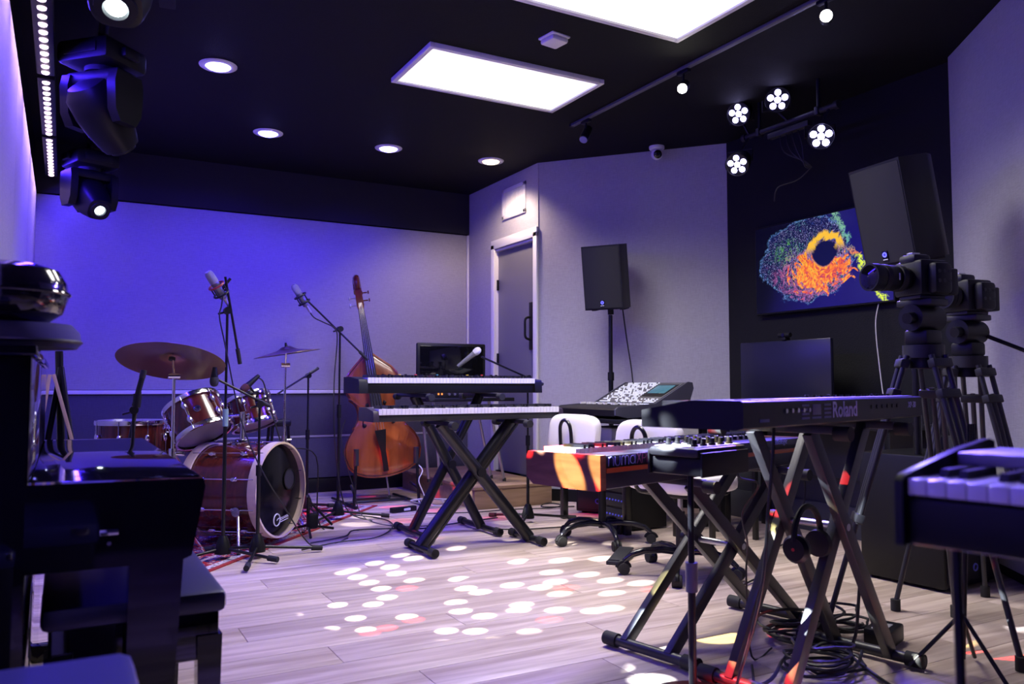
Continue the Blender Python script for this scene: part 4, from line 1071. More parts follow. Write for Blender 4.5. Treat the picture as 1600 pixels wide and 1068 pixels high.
# outline half widths (z, w)
OUT = [(0, .02), (.008, .10), (.025, .18), (.06, .255), (.12, .305), (.20, .327), (.28, .322), (.35, .292), (.40, .255), (.44, .222), (.455, .228), (.47, .205), (.52, .175), (.58, .163), (.64, .170), (.69, .195), (.705, .222), (.72, .214), (.76, .232), (.82, .240), (.88, .228), (.94, .185), (.99, .130), (1.03, .085), (1.06, .055), (1.075, .035)]
def outline(sc=1.0, dz=0): return [(w * sc, z + dz) for z, w in OUT] + [(-w * sc, z + dz) for z, w in OUT[::-1]]
PXZ = lambda y: Mx(((1, 0, 0, 0), (0, 0, 1, y), (0, 1, 0, 0), (0, 0, 0, 1)))
DEP = .20
MB(DBM).prism(outline(.97), 0.02, DEP - .01, PXZ(0)).build('ribs', M_BASSD, dbs, world=True, sharp=50)
def plate(y0, arch, name, sgn):
    mb = MB(DBM); secs = []
    for k, (s_, b) in enumerate(((1.0, 0), (1.0, .008), (.985, .012), (.90, .018), (.75, .35 * arch + .012), (.5, .75 * arch), (.25, .95 * arch), (.06, arch))):
        zc = .50; secs.append([(x * s_, y0 + sgn * b, zc + (z - zc) * (s_ if k > 2 else s_)) for x, z in outline()])
    return mb.loft(secs).build(name, M_BASSW, dbs, world=True, sharp=45)
top = plate(.02, .035, 'top_plate', -1)
plate(DEP - .01, .02, 'back_plate', 1)
# purfling line
mb = MB(DBM); mb.tube([(x * .965, .001, .5 + (z - .5) * .965) for x, z in outline()], .0025, 4, True); mb.build('purfling', M_EBONY, dbs, world=True)
for s_ in (-1, 1):
    mb = MB(DBM)
    fh = smooth_path([(s_ * .085, -.020, .625), (s_ * .070, -.022, .64), (s_ * .065, -.022, .62), (s_ * .085, -.022, .585), (s_ * .115, -.020, .53), (s_ * .135, -.016, .47), (s_ * .130, -.014, .445), (s_ * .112, -.016, .45)], 4)
    mb.tube(fh, .009, 6, flat=.35); mb.sup((s_ * .077, -.022, .627), (.028, .012, .028), 1, 1, nu=10, nv=6); mb.sup((s_ * .122, -.018, .458), (.034, .012, .034), 1, 1, nu=10, nv=6)
    mb.build('f_hole', M_EBONY, dbs, world=True)
NK = [(.55, -.07), (1.08, -.045), (1.45, -.03)]
MB(DBM).loft([[(-.05, -.085, .60), (.05, -.085, .60), (.045, -.062, .60), (-.045, -.062, .60)], [(-.038, -.060, 1.05), (.038, -.060, 1.05), (.034, -.035, 1.05), (-.034, -.035, 1.05)], [(-.024, -.020, 1.47), (.024, -.020, 1.47), (.022, -.004, 1.47), (-.022, -.004, 1.47)]]).build('fingerboard', M_EBONY, dbs, world=True)
MB(DBM).tube([(0, .06, 1.03), (0, .0, 1.09), (0, .005, 1.25), (0, .02, 1.47), (0, .035, 1.52)], [.06, .036, .026, .024, .03], 14).build('neck', M_BASSD, dbs, world=True)
pbx = MB(DBM).loft([[(-w, y - d, z), (w, y - d, z), (w, y + d, z), (-w, y + d, z)] for z, w, d, y in ((1.46, .024, .022, .01), (1.50, .032, .035, .02), (1.60, .030, .036, .035), (1.66, .026, .030, .045))]).build('peg_box', M_BASSD, dbs, world=True)
sp_ = [(0, .05 + .075 * (1 - i / 26) * math.sin(i * .52) * .75, 1.70 + .075 * (1 - i / 26) * math.cos(i * .52 + PI)) for i in range(24)]
MB(DBM).tube(sp_, [.036 * (1 - i / 40) for i in range(24)], 10, flat=1.2).build('scroll', M_BASSD, dbs, world=True)
for k, z in enumerate((1.51, 1.545, 1.58, 1.615)):
    s_ = 1 if k % 2 else -1
    MB(DBM).cyl((0, .03, z), (s_ * .075, .03, z), .006).box((s_ * .085, .03, z), (.012, .035, .028), .004).build('tuning_peg', M_BASSD if k % 2 else M_STEEL, dbs, world=True)
MB(DBM).loft([[(-.085, -.02, .495), (.085, -.02, .495), (.085, -.006, .495), (-.085, -.006, .495)], [(-.055, -.055, .55), (.055, -.055, .55), (.055, -.045, .55), (-.055, -.045, .55)], [(-.06, -.095, .60), (.06, -.095, .60), (.06, -.09, .60), (-.06, -.09, .60)]]).build('bridge', mat('bridge_maple', (.45, .30, .16), .5), dbs, world=True)
MB(DBM).loft([[(-.048, -.072, .40), (.048, -.072, .40), (.044, -.05, .40), (-.044, -.05, .40)], [(-.022, -.050, .22), (.022, -.050, .22), (.02, -.032, .22), (-.02, -.032, .22)], [(-.022, -.035, .05), (.022, -.035, .05), (.02, -.018, .05), (-.02, -.018, .05)]]).build('tailpiece', M_EBONY, dbs, world=True)
for k in range(4):
    x0 = -.036 + k * .024; x1 = -.015 + k * .010
    MB(DBM).tube([(x0 * .9, -.070, .40), (x0, -.098, .602), (x1, -.026, 1.47), (x1 * .6, .0, 1.56)], .0016, 5).build('string', M_STEEL, dbs, world=True)
MB(DBM).cyl((0, .09, -.0), (0, .09, -.17), .008).build('endpin', M_STEEL, dbs, world=True)
MB(DBM).sup((0, .09, -.168), (.028, .028, .026), 1, 1, nu=10, nv=6).build('endpin_tip', M_RUBBER, dbs, world=True)
bst = T('bass_stand', 'black tubular stand cradling the double bass', 'instrument stand', (2.27, 6.45, 0))
for x0, x1 in ((2.05, 2.03), (2.56, 2.58)):
    CY('upright', M_SATIN, bst, (x1, 6.26, .02), (x0, 6.28, .46), .013, world=True)
    CY('foam_grip', M_RUBBER, bst, (x0, 6.28, .34), (x0, 6.28, .47), .021, world=True)
    TU('arm', M_SATIN, bst, [(x1, 6.27, .13), (x1 + .02 * (1 if x1 < 2.3 else -1), 6.40, .17)], .012, world=True)
    TU('floor_bar', M_SATIN, bst, [(x1, 6.20, .02), (x1, 6.85, .02)], .012, world=True)
TU('cross_bar', M_SATIN, bst, [(2.03, 6.50, .02), (2.58, 6.50, .02)], .012, world=True)
B('base_plate', M_BLACK, bst, (2.3, 6.62, .016), (.30, .12, .02), .004, world=True)

# ================================================================== SPEAKERS
def pa_speaker(label, loc, rz, lean, group='PA loudspeakers on poles'):
    """local front = -y"""
    t = T('loudspeaker', label, 'speaker', loc, R(rz), group)
    L = Mx.Rotation(R(lean), 4, 'X')
    w, h, d = .315, .50, .29
    pr = [(-w / 2, -d / 2), (w / 2, -d / 2), (w / 2, d * .12), (w * .28, d / 2), (-w * .28, d / 2), (-w / 2, d * .12)]
    MB(L).prism(pr, .0, h).build('cabinet', M_BLACK, t)
    g = []
    for k in range(9):
        x = -w / 2 + .008 + (w - .016) * k / 8; g.append((x, -d / 2 - .002 - .022 * (1 - (2 * k / 8 - 1) ** 2)))
    g += [(w / 2 - .008, -d / 2 + .002), (-w / 2 + .008, -d / 2 + .002)]
    gm = mat('speaker_grille', (.016, .016, .020), .55, spec=.25); 
    MB(L).prism(g, .014, h - .014).build('grille', gm, t)
    q = L @ V((0, -d / 2 - .0265, .05))
    FM = lambda z, e=0: L @ frame((0, -d / 2 - .0262 - e, z), (1, 0, 0), (0, 0, 1))
    MB(FM(.052)).box((0, 0, 0), (.034, .05, .004), .0015).build('badge', M_PIANO, t)
    MB(FM(.058, .003)).tube([(.010 * math.cos(a), .010 * math.sin(a), 0) for a in [2 * PI * i / 18 for i in range(18)]], .003, 6, True).build('power_ring', mat('blue_ring', (.05, .05, .6), .4, emit=(.12, .12, 1), es=2.2), t)
    MB(FM(.034, .002)).box((0, 0, 0), (.028, .0035, .0012), .0003).build('badge_print', M_LOGO, t)
    MB(FM(.058, .0022)).lathe([(.008, 0), (.008, .0006), (.001, .0006)], n=16).build('power_disc', mat('blue_disc', (.02, .02, .3), .4, emit=(.03, .02, .7), es=1.2), t)
    for s_ in (-1, 1): MB(L).box((s_ * (w / 2 - .04), 0, -.006), (.04, .12, .014), .004).build('foot', M_RUBBER, t)
    MB(L).cyl((0, 0, -.05), (0, 0, .01), .024).build('pole_socket', M_BLACK, t)
    return t
def subwoofer(label, loc, rz, s=(.40, .46, .46)):
    t = T('subwoofer', label, 'speaker', loc, R(rz), 'black subwoofers under the speaker poles')
    B('cabinet', M_BLACK, t, (0, 0, s[2] / 2 + .015), (s[0], s[1], s[2]), .010)
    B('grille', mat('speaker_grille', (.016, .016, .020), .55, spec=.25), t, (0, -s[1] / 2 - .004, s[2] / 2 + .015), (s[0] - .04, .012, s[2] - .05), .004)
    MB(frame((0, -s[1] / 2 - .012, .10), (1, 0, 0), (0, 0, 1))).tube([(.016 * math.cos(a), .016 * math.sin(a), 0) for a in [2 * PI * i / 18 for i in range(18)]], .004, 6, True).build('logo_ring', mat('dim_blue_ring', (.10, .10, .5), .4), t)
    for sx in (-1, 1):
        for sy in (-1, 1): CY('foot', M_RUBBER, t, (sx * (s[0] / 2 - .05), sy * (s[1] / 2 - .05), 0), (sx * (s[0] / 2 - .05), sy * (s[1] / 2 - .05), .02), .02)
    return t
SLx, SLy = 3.80, 5.27
def pole(label, x, y, z0, z1):
    t = T('speaker_pole', label, 'pole', (x, y, z0))
    CY('lower_tube', M_SATIN, t, (0, 0, 0), (0, 0, (z1 - z0) * .55), .0195)
    CY('upper_tube', M_SATIN, t, (0, 0, (z1 - z0) * .5), (0, 0, z1 - z0), .0165)
    CY('collar', M_BLACK, t, (0, 0, (z1 - z0) * .52), (0, 0, (z1 - z0) * .58), .026)
subwoofer('subwoofer under the mixing table carrying the wall-side speaker pole', (SLx - .06, SLy - .02, 0), -55, (.36, .40, .44))
pole('black pole holding the loudspeaker in front of the grey wall', SLx, SLy, .452, 1.535)
pa_speaker('black loudspeaker in front of the grey fabric wall beside the door', (SLx, SLy, 1.59), -56, 10)
SRx, SRy = 3.68, 2.55
subwoofer('large black subwoofer on the floor behind the right-hand synthesizer', (3.86, 2.63, 0), 3, (.48, .44, .62))
pole('dark pole holding the loudspeaker beside the wall screen', SRx, SRy, .635, 1.535)
pa_speaker('big black loudspeaker overlapping the wall screen', (SRx, SRy, 1.59), -98, 12)
cable('two thin cables hanging behind the wall-side loudspeaker pole', [(SLx + .10, SLy - .02, 1.62), (SLx + .12, SLy - .05, 1.35), (SLx + .15, SLy - .08, 1.05), (SLx + .16, SLy - .1, .7), (SLx + .2, SLy - .1, .02)], .006, name='speaker_cable')

# ================================================================== TV, MONITOR, DESK
tv = T('wall_television', 'wall-mounted screen showing a colourful swirling paint image', 'television', (4.575, 3.875, 1.505))
B('tv_body', M_BLACK, tv, (.008, 0, .325), (.045, 1.17, .66), .006)
def tv_mat():
    m = bpy.data.materials.new('screen_swirl'); m.use_nodes = True; nt = m.node_tree; N = nt.nodes.new; L = nt.links.new
    b = nt.nodes['Principled BSDF']; b.inputs['Base Color'].default_value = (.01, .01, .02, 1); b.inputs['Roughness'].default_value = .15
    tc = N('ShaderNodeTexCoord'); sp = N('ShaderNodeSeparateXYZ'); L(tc.outputs['Object'], sp.inputs[0])
    # u = -y (left edge -.57 .. right .57 as seen), v = z (0..0.65)
    def mth(op, a, b_=None, c=None):
        n = N('ShaderNodeMath'); n.operation = op
        for i, q in enumerate((a, b_, c)):
            if q is None: continue
            if isinstance(q, (int, float)): n.inputs[i].default_value = q
            else: L(q, n.inputs[i])
        return n.outputs[0]
    u = mth('MULTIPLY', sp.outputs[1], -1.0); v = mth('SUBTRACT', sp.outputs[2], .325)
    def noise(scale, detail, dist, off=0):
        n = N('ShaderNodeTexNoise'); n.inputs['Scale'].default_value = scale; n.inputs['Detail'].default_value = detail; n.inputs['Distortion'].default_value = dist
        mp = N('ShaderNodeMapping'); mp.inputs['Location'].default_value = (off, off, off); L(tc.outputs['Object'], mp.inputs[0]); L(mp.outputs[0], n.inputs['Vector']); return n.outputs['Fac']
    def ramp(x, a, c, lo=0.0, hi=1.0):
        n = N('ShaderNodeMapRange'); n.inputs[1].default_value = a; n.inputs[2].default_value = c; n.inputs[3].default_value = lo; n.inputs[4].default_value = hi; n.interpolation_type = 'SMOOTHSTEP'; L(x, n.inputs[0]); return n.outputs[0]
    def ell(cu, cv, ru_, rv_, wob, amt):
        a = mth('DIVIDE', mth('SUBTRACT', u, cu), ru_); c = mth('DIVIDE', mth('SUBTRACT', v, cv), rv_)
        d = mth('SQRT', mth('ADD', mth('MULTIPLY', a, a), mth('MULTIPLY', c, c)))
        return mth('ADD', d, mth('MULTIPLY', mth('SUBTRACT', wob, .5), amt))
    w1 = noise(4, 7, 1.5); w2 = noise(14, 10, 3.0, 3.1); w3 = noise(110, 3, 1, 7.7); w4 = noise(7, 9, 3.5, 5.2); w5 = noise(28, 6, 2, 9.1)
    def mix(f, a, b_):
        n = N('ShaderNodeMix'); n.data_type = 'RGBA'
        if isinstance(f, float): n.inputs[0].default_value = f
        else: L(f, n.inputs[0])
        for i, q in ((6, a), (7, b_)):
            if isinstance(q, tuple): n.inputs[i].default_value = (*q, 1)
            else: L(q, n.inputs[i])
        return n.outputs[2]
    def ramp3(x, pts):
        n = N('ShaderNodeValToRGB'); e = n.color_ramp.elements
        e[0].position = pts[0][0]; e[0].color = (*pts[0][1], 1); e[1].position = pts[-1][0]; e[1].color = (*pts[-1][1], 1)
        for p, c_ in pts[1:-1]:
            q = e.new(p); q.color = (*c_, 1)
        L(x, n.inputs[0]); return n.outputs[0]
    dB = ell(-.13, .03, .40, .29, w1, .75)
    blob = ramp(dB, 1.02, .96)
    rim = mth('MULTIPLY', ramp(mth('ABSOLUTE', mth('SUBTRACT', dB, .985)), .05, .0), ramp(w3, .45, .55))
    dF = ell(.01, -.075, .27, .125, w4, 2.6)
    fire = ramp(dF, 1.0, .82)
    hole = ramp(ell(.06, .055, .115, .095, w1, .7), .80, 1.0)
    arc_ = mth('MULTIPLY', ramp(mth('ABSOLUTE', mth('SUBTRACT', ell(.06, .05, .135, .125, w4, .9), 1.0)), .30, .10), ramp(v, .05, .12))
    dens = ramp(ell(.02, -.03, .34, .24, w4, 1.6), 1.15, .35)
    speck = mth('MULTIPLY', mth('MULTIPLY', ramp(mth('ADD', w3, mth('MULTIPLY', dens, .10)), .53, .64), blob), hole)
    pinkf = mth('MULTIPLY', mth('MULTIPLY', ramp(dF, 1.7, .9), ramp(w5, .42, .62)), mth('MULTIPLY', hole, blob))
    gr = mth('MULTIPLY', mth('MULTIPLY', ramp(ell(-.27, .10, .16, .13, w4, 1.4), 1.0, .4), ramp(w5, .48, .62)), blob)
    line = mth('ADD', mth('SUBTRACT', mth('MULTIPLY_ADD', v, .62, u), .315), mth('MULTIPLY', mth('SUBTRACT', w1, .5), .22))
    strand = mth('MULTIPLY', ramp(mth('ABSOLUTE', mth('ADD', line, mth('MULTIPLY', mth('SUBTRACT', w2, .5), .10))), .035, .006), ramp(w5, .36, .52))
    bg = mix(ramp(mth('MULTIPLY_ADD', v, -.5, u), -.45, .30), (.0008, .0008, .005), (.007, .005, .12))
    c = mix(blob, bg, (.003, .004, .045))
    c = mix(mth('MULTIPLY', rim, .8), c, (.10, .25, .55))
    c = mix(mth('MULTIPLY', speck, .75), c, ramp3(w4, ((.35, (.05, .10, .40)), (.5, (.35, .30, .62)), (.62, (.12, .35, .40)))))
    c = mix(mth('MULTIPLY', gr, .75), c, (.10, .36, .09))
    c = mix(mth('MULTIPLY', pinkf, .8), c, (.50, .12, .32))
    c = mix(mth('MULTIPLY', fire, hole), c, ramp3(w2, ((.30, (.35, .02, .12)), (.42, (.80, .10, .03)), (.52, (.95, .24, .02)), (.60, (.98, .48, .03)), (.70, (.55, .07, .03)))))
    c = mix(arc_, c, (.90, .50, .03))
    c = mix(strand, c, ramp3(v, ((-.20, (.75, .90, .03)), (-.05, (.65, .80, .05)), (.02, (.85, .20, .06)), (.10, (.15, .45, .35)), (.25, (.20, .45, .25)))))
    L(c, b.inputs['Emission Color']); b.inputs['Emission Strength'].default_value = 1.0
    return m
MB().box((-.016, 0, .325), (.004, 1.15, .635)).build('screen', tv_mat(), tv)
B('wall_mount', M_BLACK, tv, (.036, 0, .33), (.014, .4, .4), .003)
TU('tv_cable', M_WCABLE, tv, smooth_path([(.01, -.45, 0), (-.04, -.46, -.15), (-.06, -.50, -.45), (-.07, -.54, -.70)]), .0035)
dk = T('studio_desk', 'long dark desk below the wall screen holding the computer monitor', 'desk', (4.19, 3.60, 0))
B('desk_top', M_BLACK, dk, (0, 0, .735), (.46, 1.35, .03), .004)
for sx in (-.19, .19):
    for sy in (-.62, .62): B('leg', M_SATIN, dk, (sx, sy, .36), (.05, .05, .72), .004)
B('modesty_panel', mat('charcoal_panel', (.03, .032, .042), .7), dk, (.20, 0, .55), (.02, 1.2, .34), .003)
mo = T('computer_monitor', 'large blank computer monitor below the wall screen', 'monitor', (4.30, 3.955, .75))
B('panel', mat('monitor_screen', (.012, .012, .03), .3), mo, (0, 0, .325), (.03, .79, .41), .006)
B('bezel_bottom', M_GREYP, mo, (-.004, 0, .118), (.03, .79, .02), .003)
B('stand_neck', M_BLACK, mo, (.03, 0, .14), (.03, .08, .26), .006)
B('stand_foot', M_BLACK, mo, (.0, 0, .008), (.18, .24, .014), .005)
wc = T('webcam', 'small webcam clipped on top of the computer monitor', 'webcam', (4.30, 3.94, 1.281))
CY('camera_bar', M_BLACK, wc, (-.01, -.05, .035), (-.01, .05, .035), .016)
CY('lens', M_PIANO, wc, (-.03, 0, .035), (-.005, 0, .035), .013)
B('clip', M_BLACK, wc, (.0, 0, .010), (.05, .035, .02), .004)
# audio gear / books on the desk
for k, (y, z, hh, lab) in enumerate(((3.42, .75, .045, 'flat pale box on the desk right of the monitor'), (3.30, .75, .09, 'grey box with white lid at the right end of the desk'))):
    g = T('equipment_box', lab, 'box', (4.10, y - .0, z), 0)
    B('case', M_GREYP, g, (0, 0, hh / 2), (.22, .10, hh), .006)
    B('lid', M_WHITE, g, (0, 0, hh + .004), (.215, .095, .01), .003)
# rack under mixing table
rk = T('equipment_rack', 'dark rack of audio gear with blue dots beneath the mixing table', 'rack', (3.50, 4.60, 0), R(-90))
B('rack_case', M_BLACK, rk, (0, 0, .19), (.36, .30, .36), .008)
for k in range(3):
    u_ = B('rack_unit', M_GREYP, rk, (0, -.153, .09 + k * .10), (.33, .012, .085), .003)
    for j in range(8): CY('rack_knob', mat('blue_dot', (.06, .06, .4), .4, emit=(.1, .1, 1), es=.25), u_, (-.12 + j * .034, -.159, .09 + k * .10), (-.12 + j * .034, -.166, .09 + k * .10), .006, n=8)
for s_ in (-1, 1): B('rack_rail', M_STEEL, rk, (s_ * .172, -.155, .19), (.008, .010, .34), .002)
# pedal board near second chair
pdl = T('foot_pedal', 'flat grey foot pedal on the floor between the chairs', 'pedal', (2.76, 3.74, 0), R(40))
B('pedal_base', M_GREYP, pdl, (0, 0, .010), (.30, .10, .02), .004)
B('treadle', M_GREYP, pdl, (0, 0, .032), (.26, .085, .014), .004, rot=Mx.Rotation(R(-5), 4, 'Y'))
# monitor on silver-legged stand behind the middle keyboards
ms = T('keyboard_table', 'dark table on slim silver legs behind the middle keyboards', 'table', (2.95, 6.15, 0))
B('table_top', M_BLACK, ms, (-.02, 0, .86), (.78, .34, .03), .004)
for x0, x1 in ((-.30, -.22), (.20, .30)):
    for yv in (-.12, .12):
        z0 = .18 if x1 > -.1 or True else 0
        CY('silver_leg', M_STEEL, ms, (x0 - .05, yv, .85), (x1 - .06 if x1 < 0 else x1, yv, .182), .012)
        CY('leg_tip', M_RUBBER, ms, (x1 - .06 if x1 < 0 else x1, yv, .178), (x1 - .06 if x1 < 0 else x1, yv, .205), .015)
ms2 = T('flat_monitor', 'black flat monitor standing behind the upper synthesizer', 'monitor', (2.86, 6.25, .875), R(-3))
B('panel', M_BLACK, ms2, (0, 0, .285), (.62, .035, .34), .012)
B('screen', M_PIANO, ms2, (0, -.0185, .285), (.57, .004, .29), .002)
B('stand_neck', M_BLACK, ms2, (0, .02, .08), (.08, .03, .16), .006)
B('stand_foot', M_BLACK, ms2, (0, 0, .006), (.26, .16, .012), .004)
ai = T('audio_interface', 'black audio interface with orange lights under the upper synthesizer', 'audio interface', (2.80, 6.06, .875))
B('case', M_BLACK, ai, (0, 0, .03), (.42, .14, .055), .006)
for k in range(2): B('light', mat('orange_light', (.8, .25, .05), .4, emit=(1, .25, .03), es=1.5), ai, (-.17 + .03 * k, -.071, .035), (.012, .004, .02), .001)
for k in range(4): CY('knob', M_STEEL, ai, (-.08 + .05 * k, -.07, .03), (-.08 + .05 * k, -.085, .03), .010)
# white cable tangle + adapter near the step
random.seed(5)
cab = smooth_path([(2.40 + .16 * random.random() + .02 * i, 6.0 + .22 * random.random(), .014 + .05 * random.random()) for i in range(14)], 5)
tag(MB().tube(cab, .006, 6).build('cable_tangle', M_WCABLE), 'tangle of white cables on the floor by the step corner', 'cable')
ad = T('power_adapter', 'white power adapter beside the cable tangle', 'adapter', (2.72, 5.90, 0), R(30))
B('adapter_body', M_WHITE, ad, (0, 0, .035), (.07, .07, .07), .01)
B('adapter_plug', M_STEEL, ad, (0, -.045, .035), (.03, .02, .012), .002)
tag(TU('charging_cable', M_WCABLE, None, smooth_path([(2.57, 6.3, .34), (2.60, 6.24, .28), (2.56, 6.22, .2), (2.60, 6.2, .08), (2.58, 6.15, .014), (2.5, 6.1, .014)]), .005), 'white cable hanging down beside the double bass stand', 'cable')
pw = T('power_strip', 'small dark power strip lying before the cable tangle', 'power strip', (2.33, 5.97, 0), R(12))
B('strip_body', M_BLACK, pw, (0, 0, .02), (.22, .05, .038), .005)
B('strip_label', M_WHITE, pw, (.02, -.0255, .02), (.06, .003, .018), .001)

# ================================================================== VIDEO CAMERAS
def tripod(label, x, y, h, angs, rr=.40, handle=None):
    t = T('camera_tripod', label, 'tripod', (x, y, 0), 0, 'video camera tripods')
    CY('crown', M_GREYP, t, (0, 0, h - .05), (0, 0, h), .075, n=24)
    CY('bowl', M_BLACK, t, (0, 0, h - .09), (0, 0, h - .04), .05, n=20)
    for a in angs:
        c, s_ = math.cos(R(a)), math.sin(R(a)); tx, ty = -s_, c
        top_, bot = V((c * .07, s_ * .07, h - .04)), V((c * rr, s_ * rr, .03))
        lg = None
        for o_ in (-.034, .0, .034):
            off = V((tx * o_, ty * o_, 0))
            a_, b_ = (top_, top_ + (bot - top_) * .62) if o_ else (top_ + (bot - top_) * .12, bot)
            q = CY('leg_tube', M_STAND, t, a_ + off, b_ + off * (.8 if o_ else 1), .0105)
        for f_ in (.03, .14, .60):
            p_ = top_ + (bot - top_) * f_
            MB(look(p_, bot - top_, (tx, ty, 0))).box((0, 0, 0), (.034, .095, .035), .006).build('leg_clamp', M_GREYP, t)
        CY('foot', M_RUBBER, t, bot + V((0, 0, .02)), bot + V((0, 0, -.028)), .02)
    # fluid head
    B('head_base', M_BLACK, t, (0, 0, h + .03), (.10, .10, .06), .012)
    CY('tilt_drum', M_BLACK, t, (-.075, 0, h + .105), (.075, 0, h + .105), .052, n=22)
    B('head_plate', M_GREYP, t, (0, 0, h + .165), (.11, .15, .025), .006)
    CY('lock_knob', M_BLACK, t, (-.11, -.01, h + .10), (-.075, -.01, h + .105), .022, n=14)
    if handle:
        hd = V(handle).normalized()
        p0 = V((.06, -.02, h + .10)); p1 = p0 + hd * .42
        ha = CY('pan_handle', M_SATIN, t, p0, p1, .009)
        CY('handle_grip', M_RUBBER, ha, p0 + hd * .26, p1, .017)
    return t
def video_camera(label, x, y, z, rz, lens=.15):
    """local -x = lens direction; seen side on"""
    t = T('video_camera', label, 'camera', (x, y, z), R(rz), 'video cameras on tripods')
    B('body', M_BLACK, t, (.0, 0, .065), (.115, .12, .115), .012)
    B('grip', M_BLACK, t, (.0, -.075, .06), (.07, .04, .10), .014)
    B('top_housing', M_GREYP, t, (-.025, 0, .128), (.07, .07, .03), .012)
    B('cold_shoe', M_STEEL, t, (-.03, 0, .146), (.03, .025, .006), .001)
    if lens:
        MB(look((-.055, 0, .065), (-1, 0, 0))).lathe([(.032, 0), (.036, .01), (.036, lens * .35), (.041, lens * .4), (.041, lens * .75), (.044, lens * .8), (.044, lens)], n=26).build('lens_barrel', M_BLACK, t)
        MB(look((-.055 - lens - .0005, 0, .065), (-1, 0, 0))).lathe([(.038, 0), (.02, .003), (.001, .004)], n=24).build('lens_glass', M_PIANO, t)
        for f_ in (.2, .6): MB(look((-.055 - lens * f_, 0, .065), (-1, 0, 0))).lathe([(.0385, 0), (.043, .001), (.043, .018), (.0385, .019)], n=26, capend=False).build('focus_ring', M_RUBBER, t)
        B('lens_print', M_LOGO, t, (-.055 - lens * .45, -.0408, .065), (.004, .0012, .022), .0003)
    for k in range(6): CY('button', M_GREYP, t, (-.02 + .02 * (k % 3), -.096, .05 + .03 * (k // 3)), (-.02 + .02 * (k % 3), -.094, .05 + .03 * (k // 3)), .006, n=8)
    B('monitor_flap', M_BLACK, t, (.075, .0, .055), (.04, .11, .085), .006)
    B('base_plate', M_GREYP, t, (0, 0, .004), (.10, .09, .012), .003)
    t.scale = (1.22, 1.22, 1.22)
    return t
T1X, T1Y = 2.95, 2.01
tripod('front camera tripod with blue-lit legs behind the Roland', T1X, T1Y, 1.13, (-100, 20, 140), .38)
video_camera('video camera with long zoom lens aimed left on the front tripod', T1X, T1Y, 1.31, -12, .15)
T2X, T2Y = 3.45, 2.14
tripod('rear camera tripod against the grey wall with long pan handle', T2X, T2Y, 1.10, (-95, 25, 145), .33, (.22, -.85, -.42))
video_camera('smaller video camera body on the rear tripod', T2X, T2Y, 1.28, -10, .05)

# ================================================================== HEADPHONES AND CABLE COILS
hp = T('headphones', 'black headphones hanging on the Roland stand', 'headphones', tuple(onY(1262, 850, 1.84)))
pc = onY(1262, 850, 1.84)
hx = V((math.cos(R(13)), math.sin(R(13)), 0))
TU('headband', M_BLACK, hp, [pc + hx * (.085 * math.cos(a)) + V((0, 0, .10 * math.sin(a) + .02)) for a in [PI * i / 14 for i in range(15)]], .010, 8, world=True)
for s_ in (-1, 1):
    MB(look(pc + hx * (s_ * .075) + V((0, 0, -.005)), hx * s_)).lathe([(.02, -.022), (.042, -.018), (.045, .0), (.036, .014), (.001, .016)], n=20).build('ear_cup', M_BLACK, hp, world=True)
    MB(look(pc + hx * (s_ * .092) + V((0, 0, -.005)), hx * s_)).lathe([(.005, -.001), (.005, .001), (.001, .001)], n=14).build('badge', mat('red_badge', (.5, .03, .03), .4), hp, world=True)
def coil(label, c, r, n, seed, cr=.0055):
    random.seed(seed); pts = []
    for i in range(n * 12):
        a = 2 * PI * i / 12; k = r * (.75 + .35 * math.sin(i * .37 + seed) * .5 + .25 * random.random())
        pts.append((c[0] + k * math.cos(a) + .04 * math.sin(i * .11), c[1] + k * .8 * math.sin(a), .010 + .11 * (i / (n * 12)) * (.6 + .4 * math.sin(a * .5 + seed))))
    o = MB().tube(smooth_path(pts, 2), cr, 5).build('cable_coil', M_CABLE); tag(o, label, 'cable', 'coiled cables under the front keyboards')
coil('loose black cable coil on the floor inside the Roland stand', (2.30, 1.98), .13, 7, 3)
coil('larger messy cable coil between the two X stands', (2.50, 2.25), .15, 6, 8)
coil('small cable coil behind the right foot of the Roland stand', (2.72, 2.22), .10, 5, 14)
cable('thick black cable looping on the floor in front of the Roland stand', [(1.98, 2.28, .012), (1.88, 2.15, .012), (1.82, 1.98, .012), (1.98, 1.92, .03), (2.16, 2.02, .04), (2.28, 2.10, .014)], .006, name='floor_cable')
cable('braided dark cable hanging down the right leg of the Roland stand', [onY(1345, 880, 1.95), onY(1342, 930, 1.95), onY(1338, 985, 1.95), onY(1330, 1020, 1.98), (2.42, 1.9, .014), (2.35, 1.75, .012), (2.3, 1.6, .012)], .006, name='floor_cable')
cable('thin cable hanging with plug below the navy stage piano', [onY(1255, 740, 2.3), onY(1258, 760, 2.3), onY(1256, 785, 2.3), onY(1250, 800, 2.3), onY(1245, 812, 2.3)], .004, name='hanging_cable')
cable('thin black cable along the floor behind the second chair', [(2.9, 2.95, .012), (3.2, 3.1, .012), (3.5, 3.4, .012), (3.9, 3.6, .012)], .005, name='floor_cable')
psu = T('power_supply', 'black power brick with grey label among the cable coils', 'adapter', (2.74, 2.06, 0), R(20))
B('brick', M_BLACK, psu, (0, 0, .035), (.16, .10, .065), .008)
B('brick_label', mat('grey_label2', (.45, .45, .45), .5), psu, (-.02, 0, .0685), (.10, .05, .002), .0005)
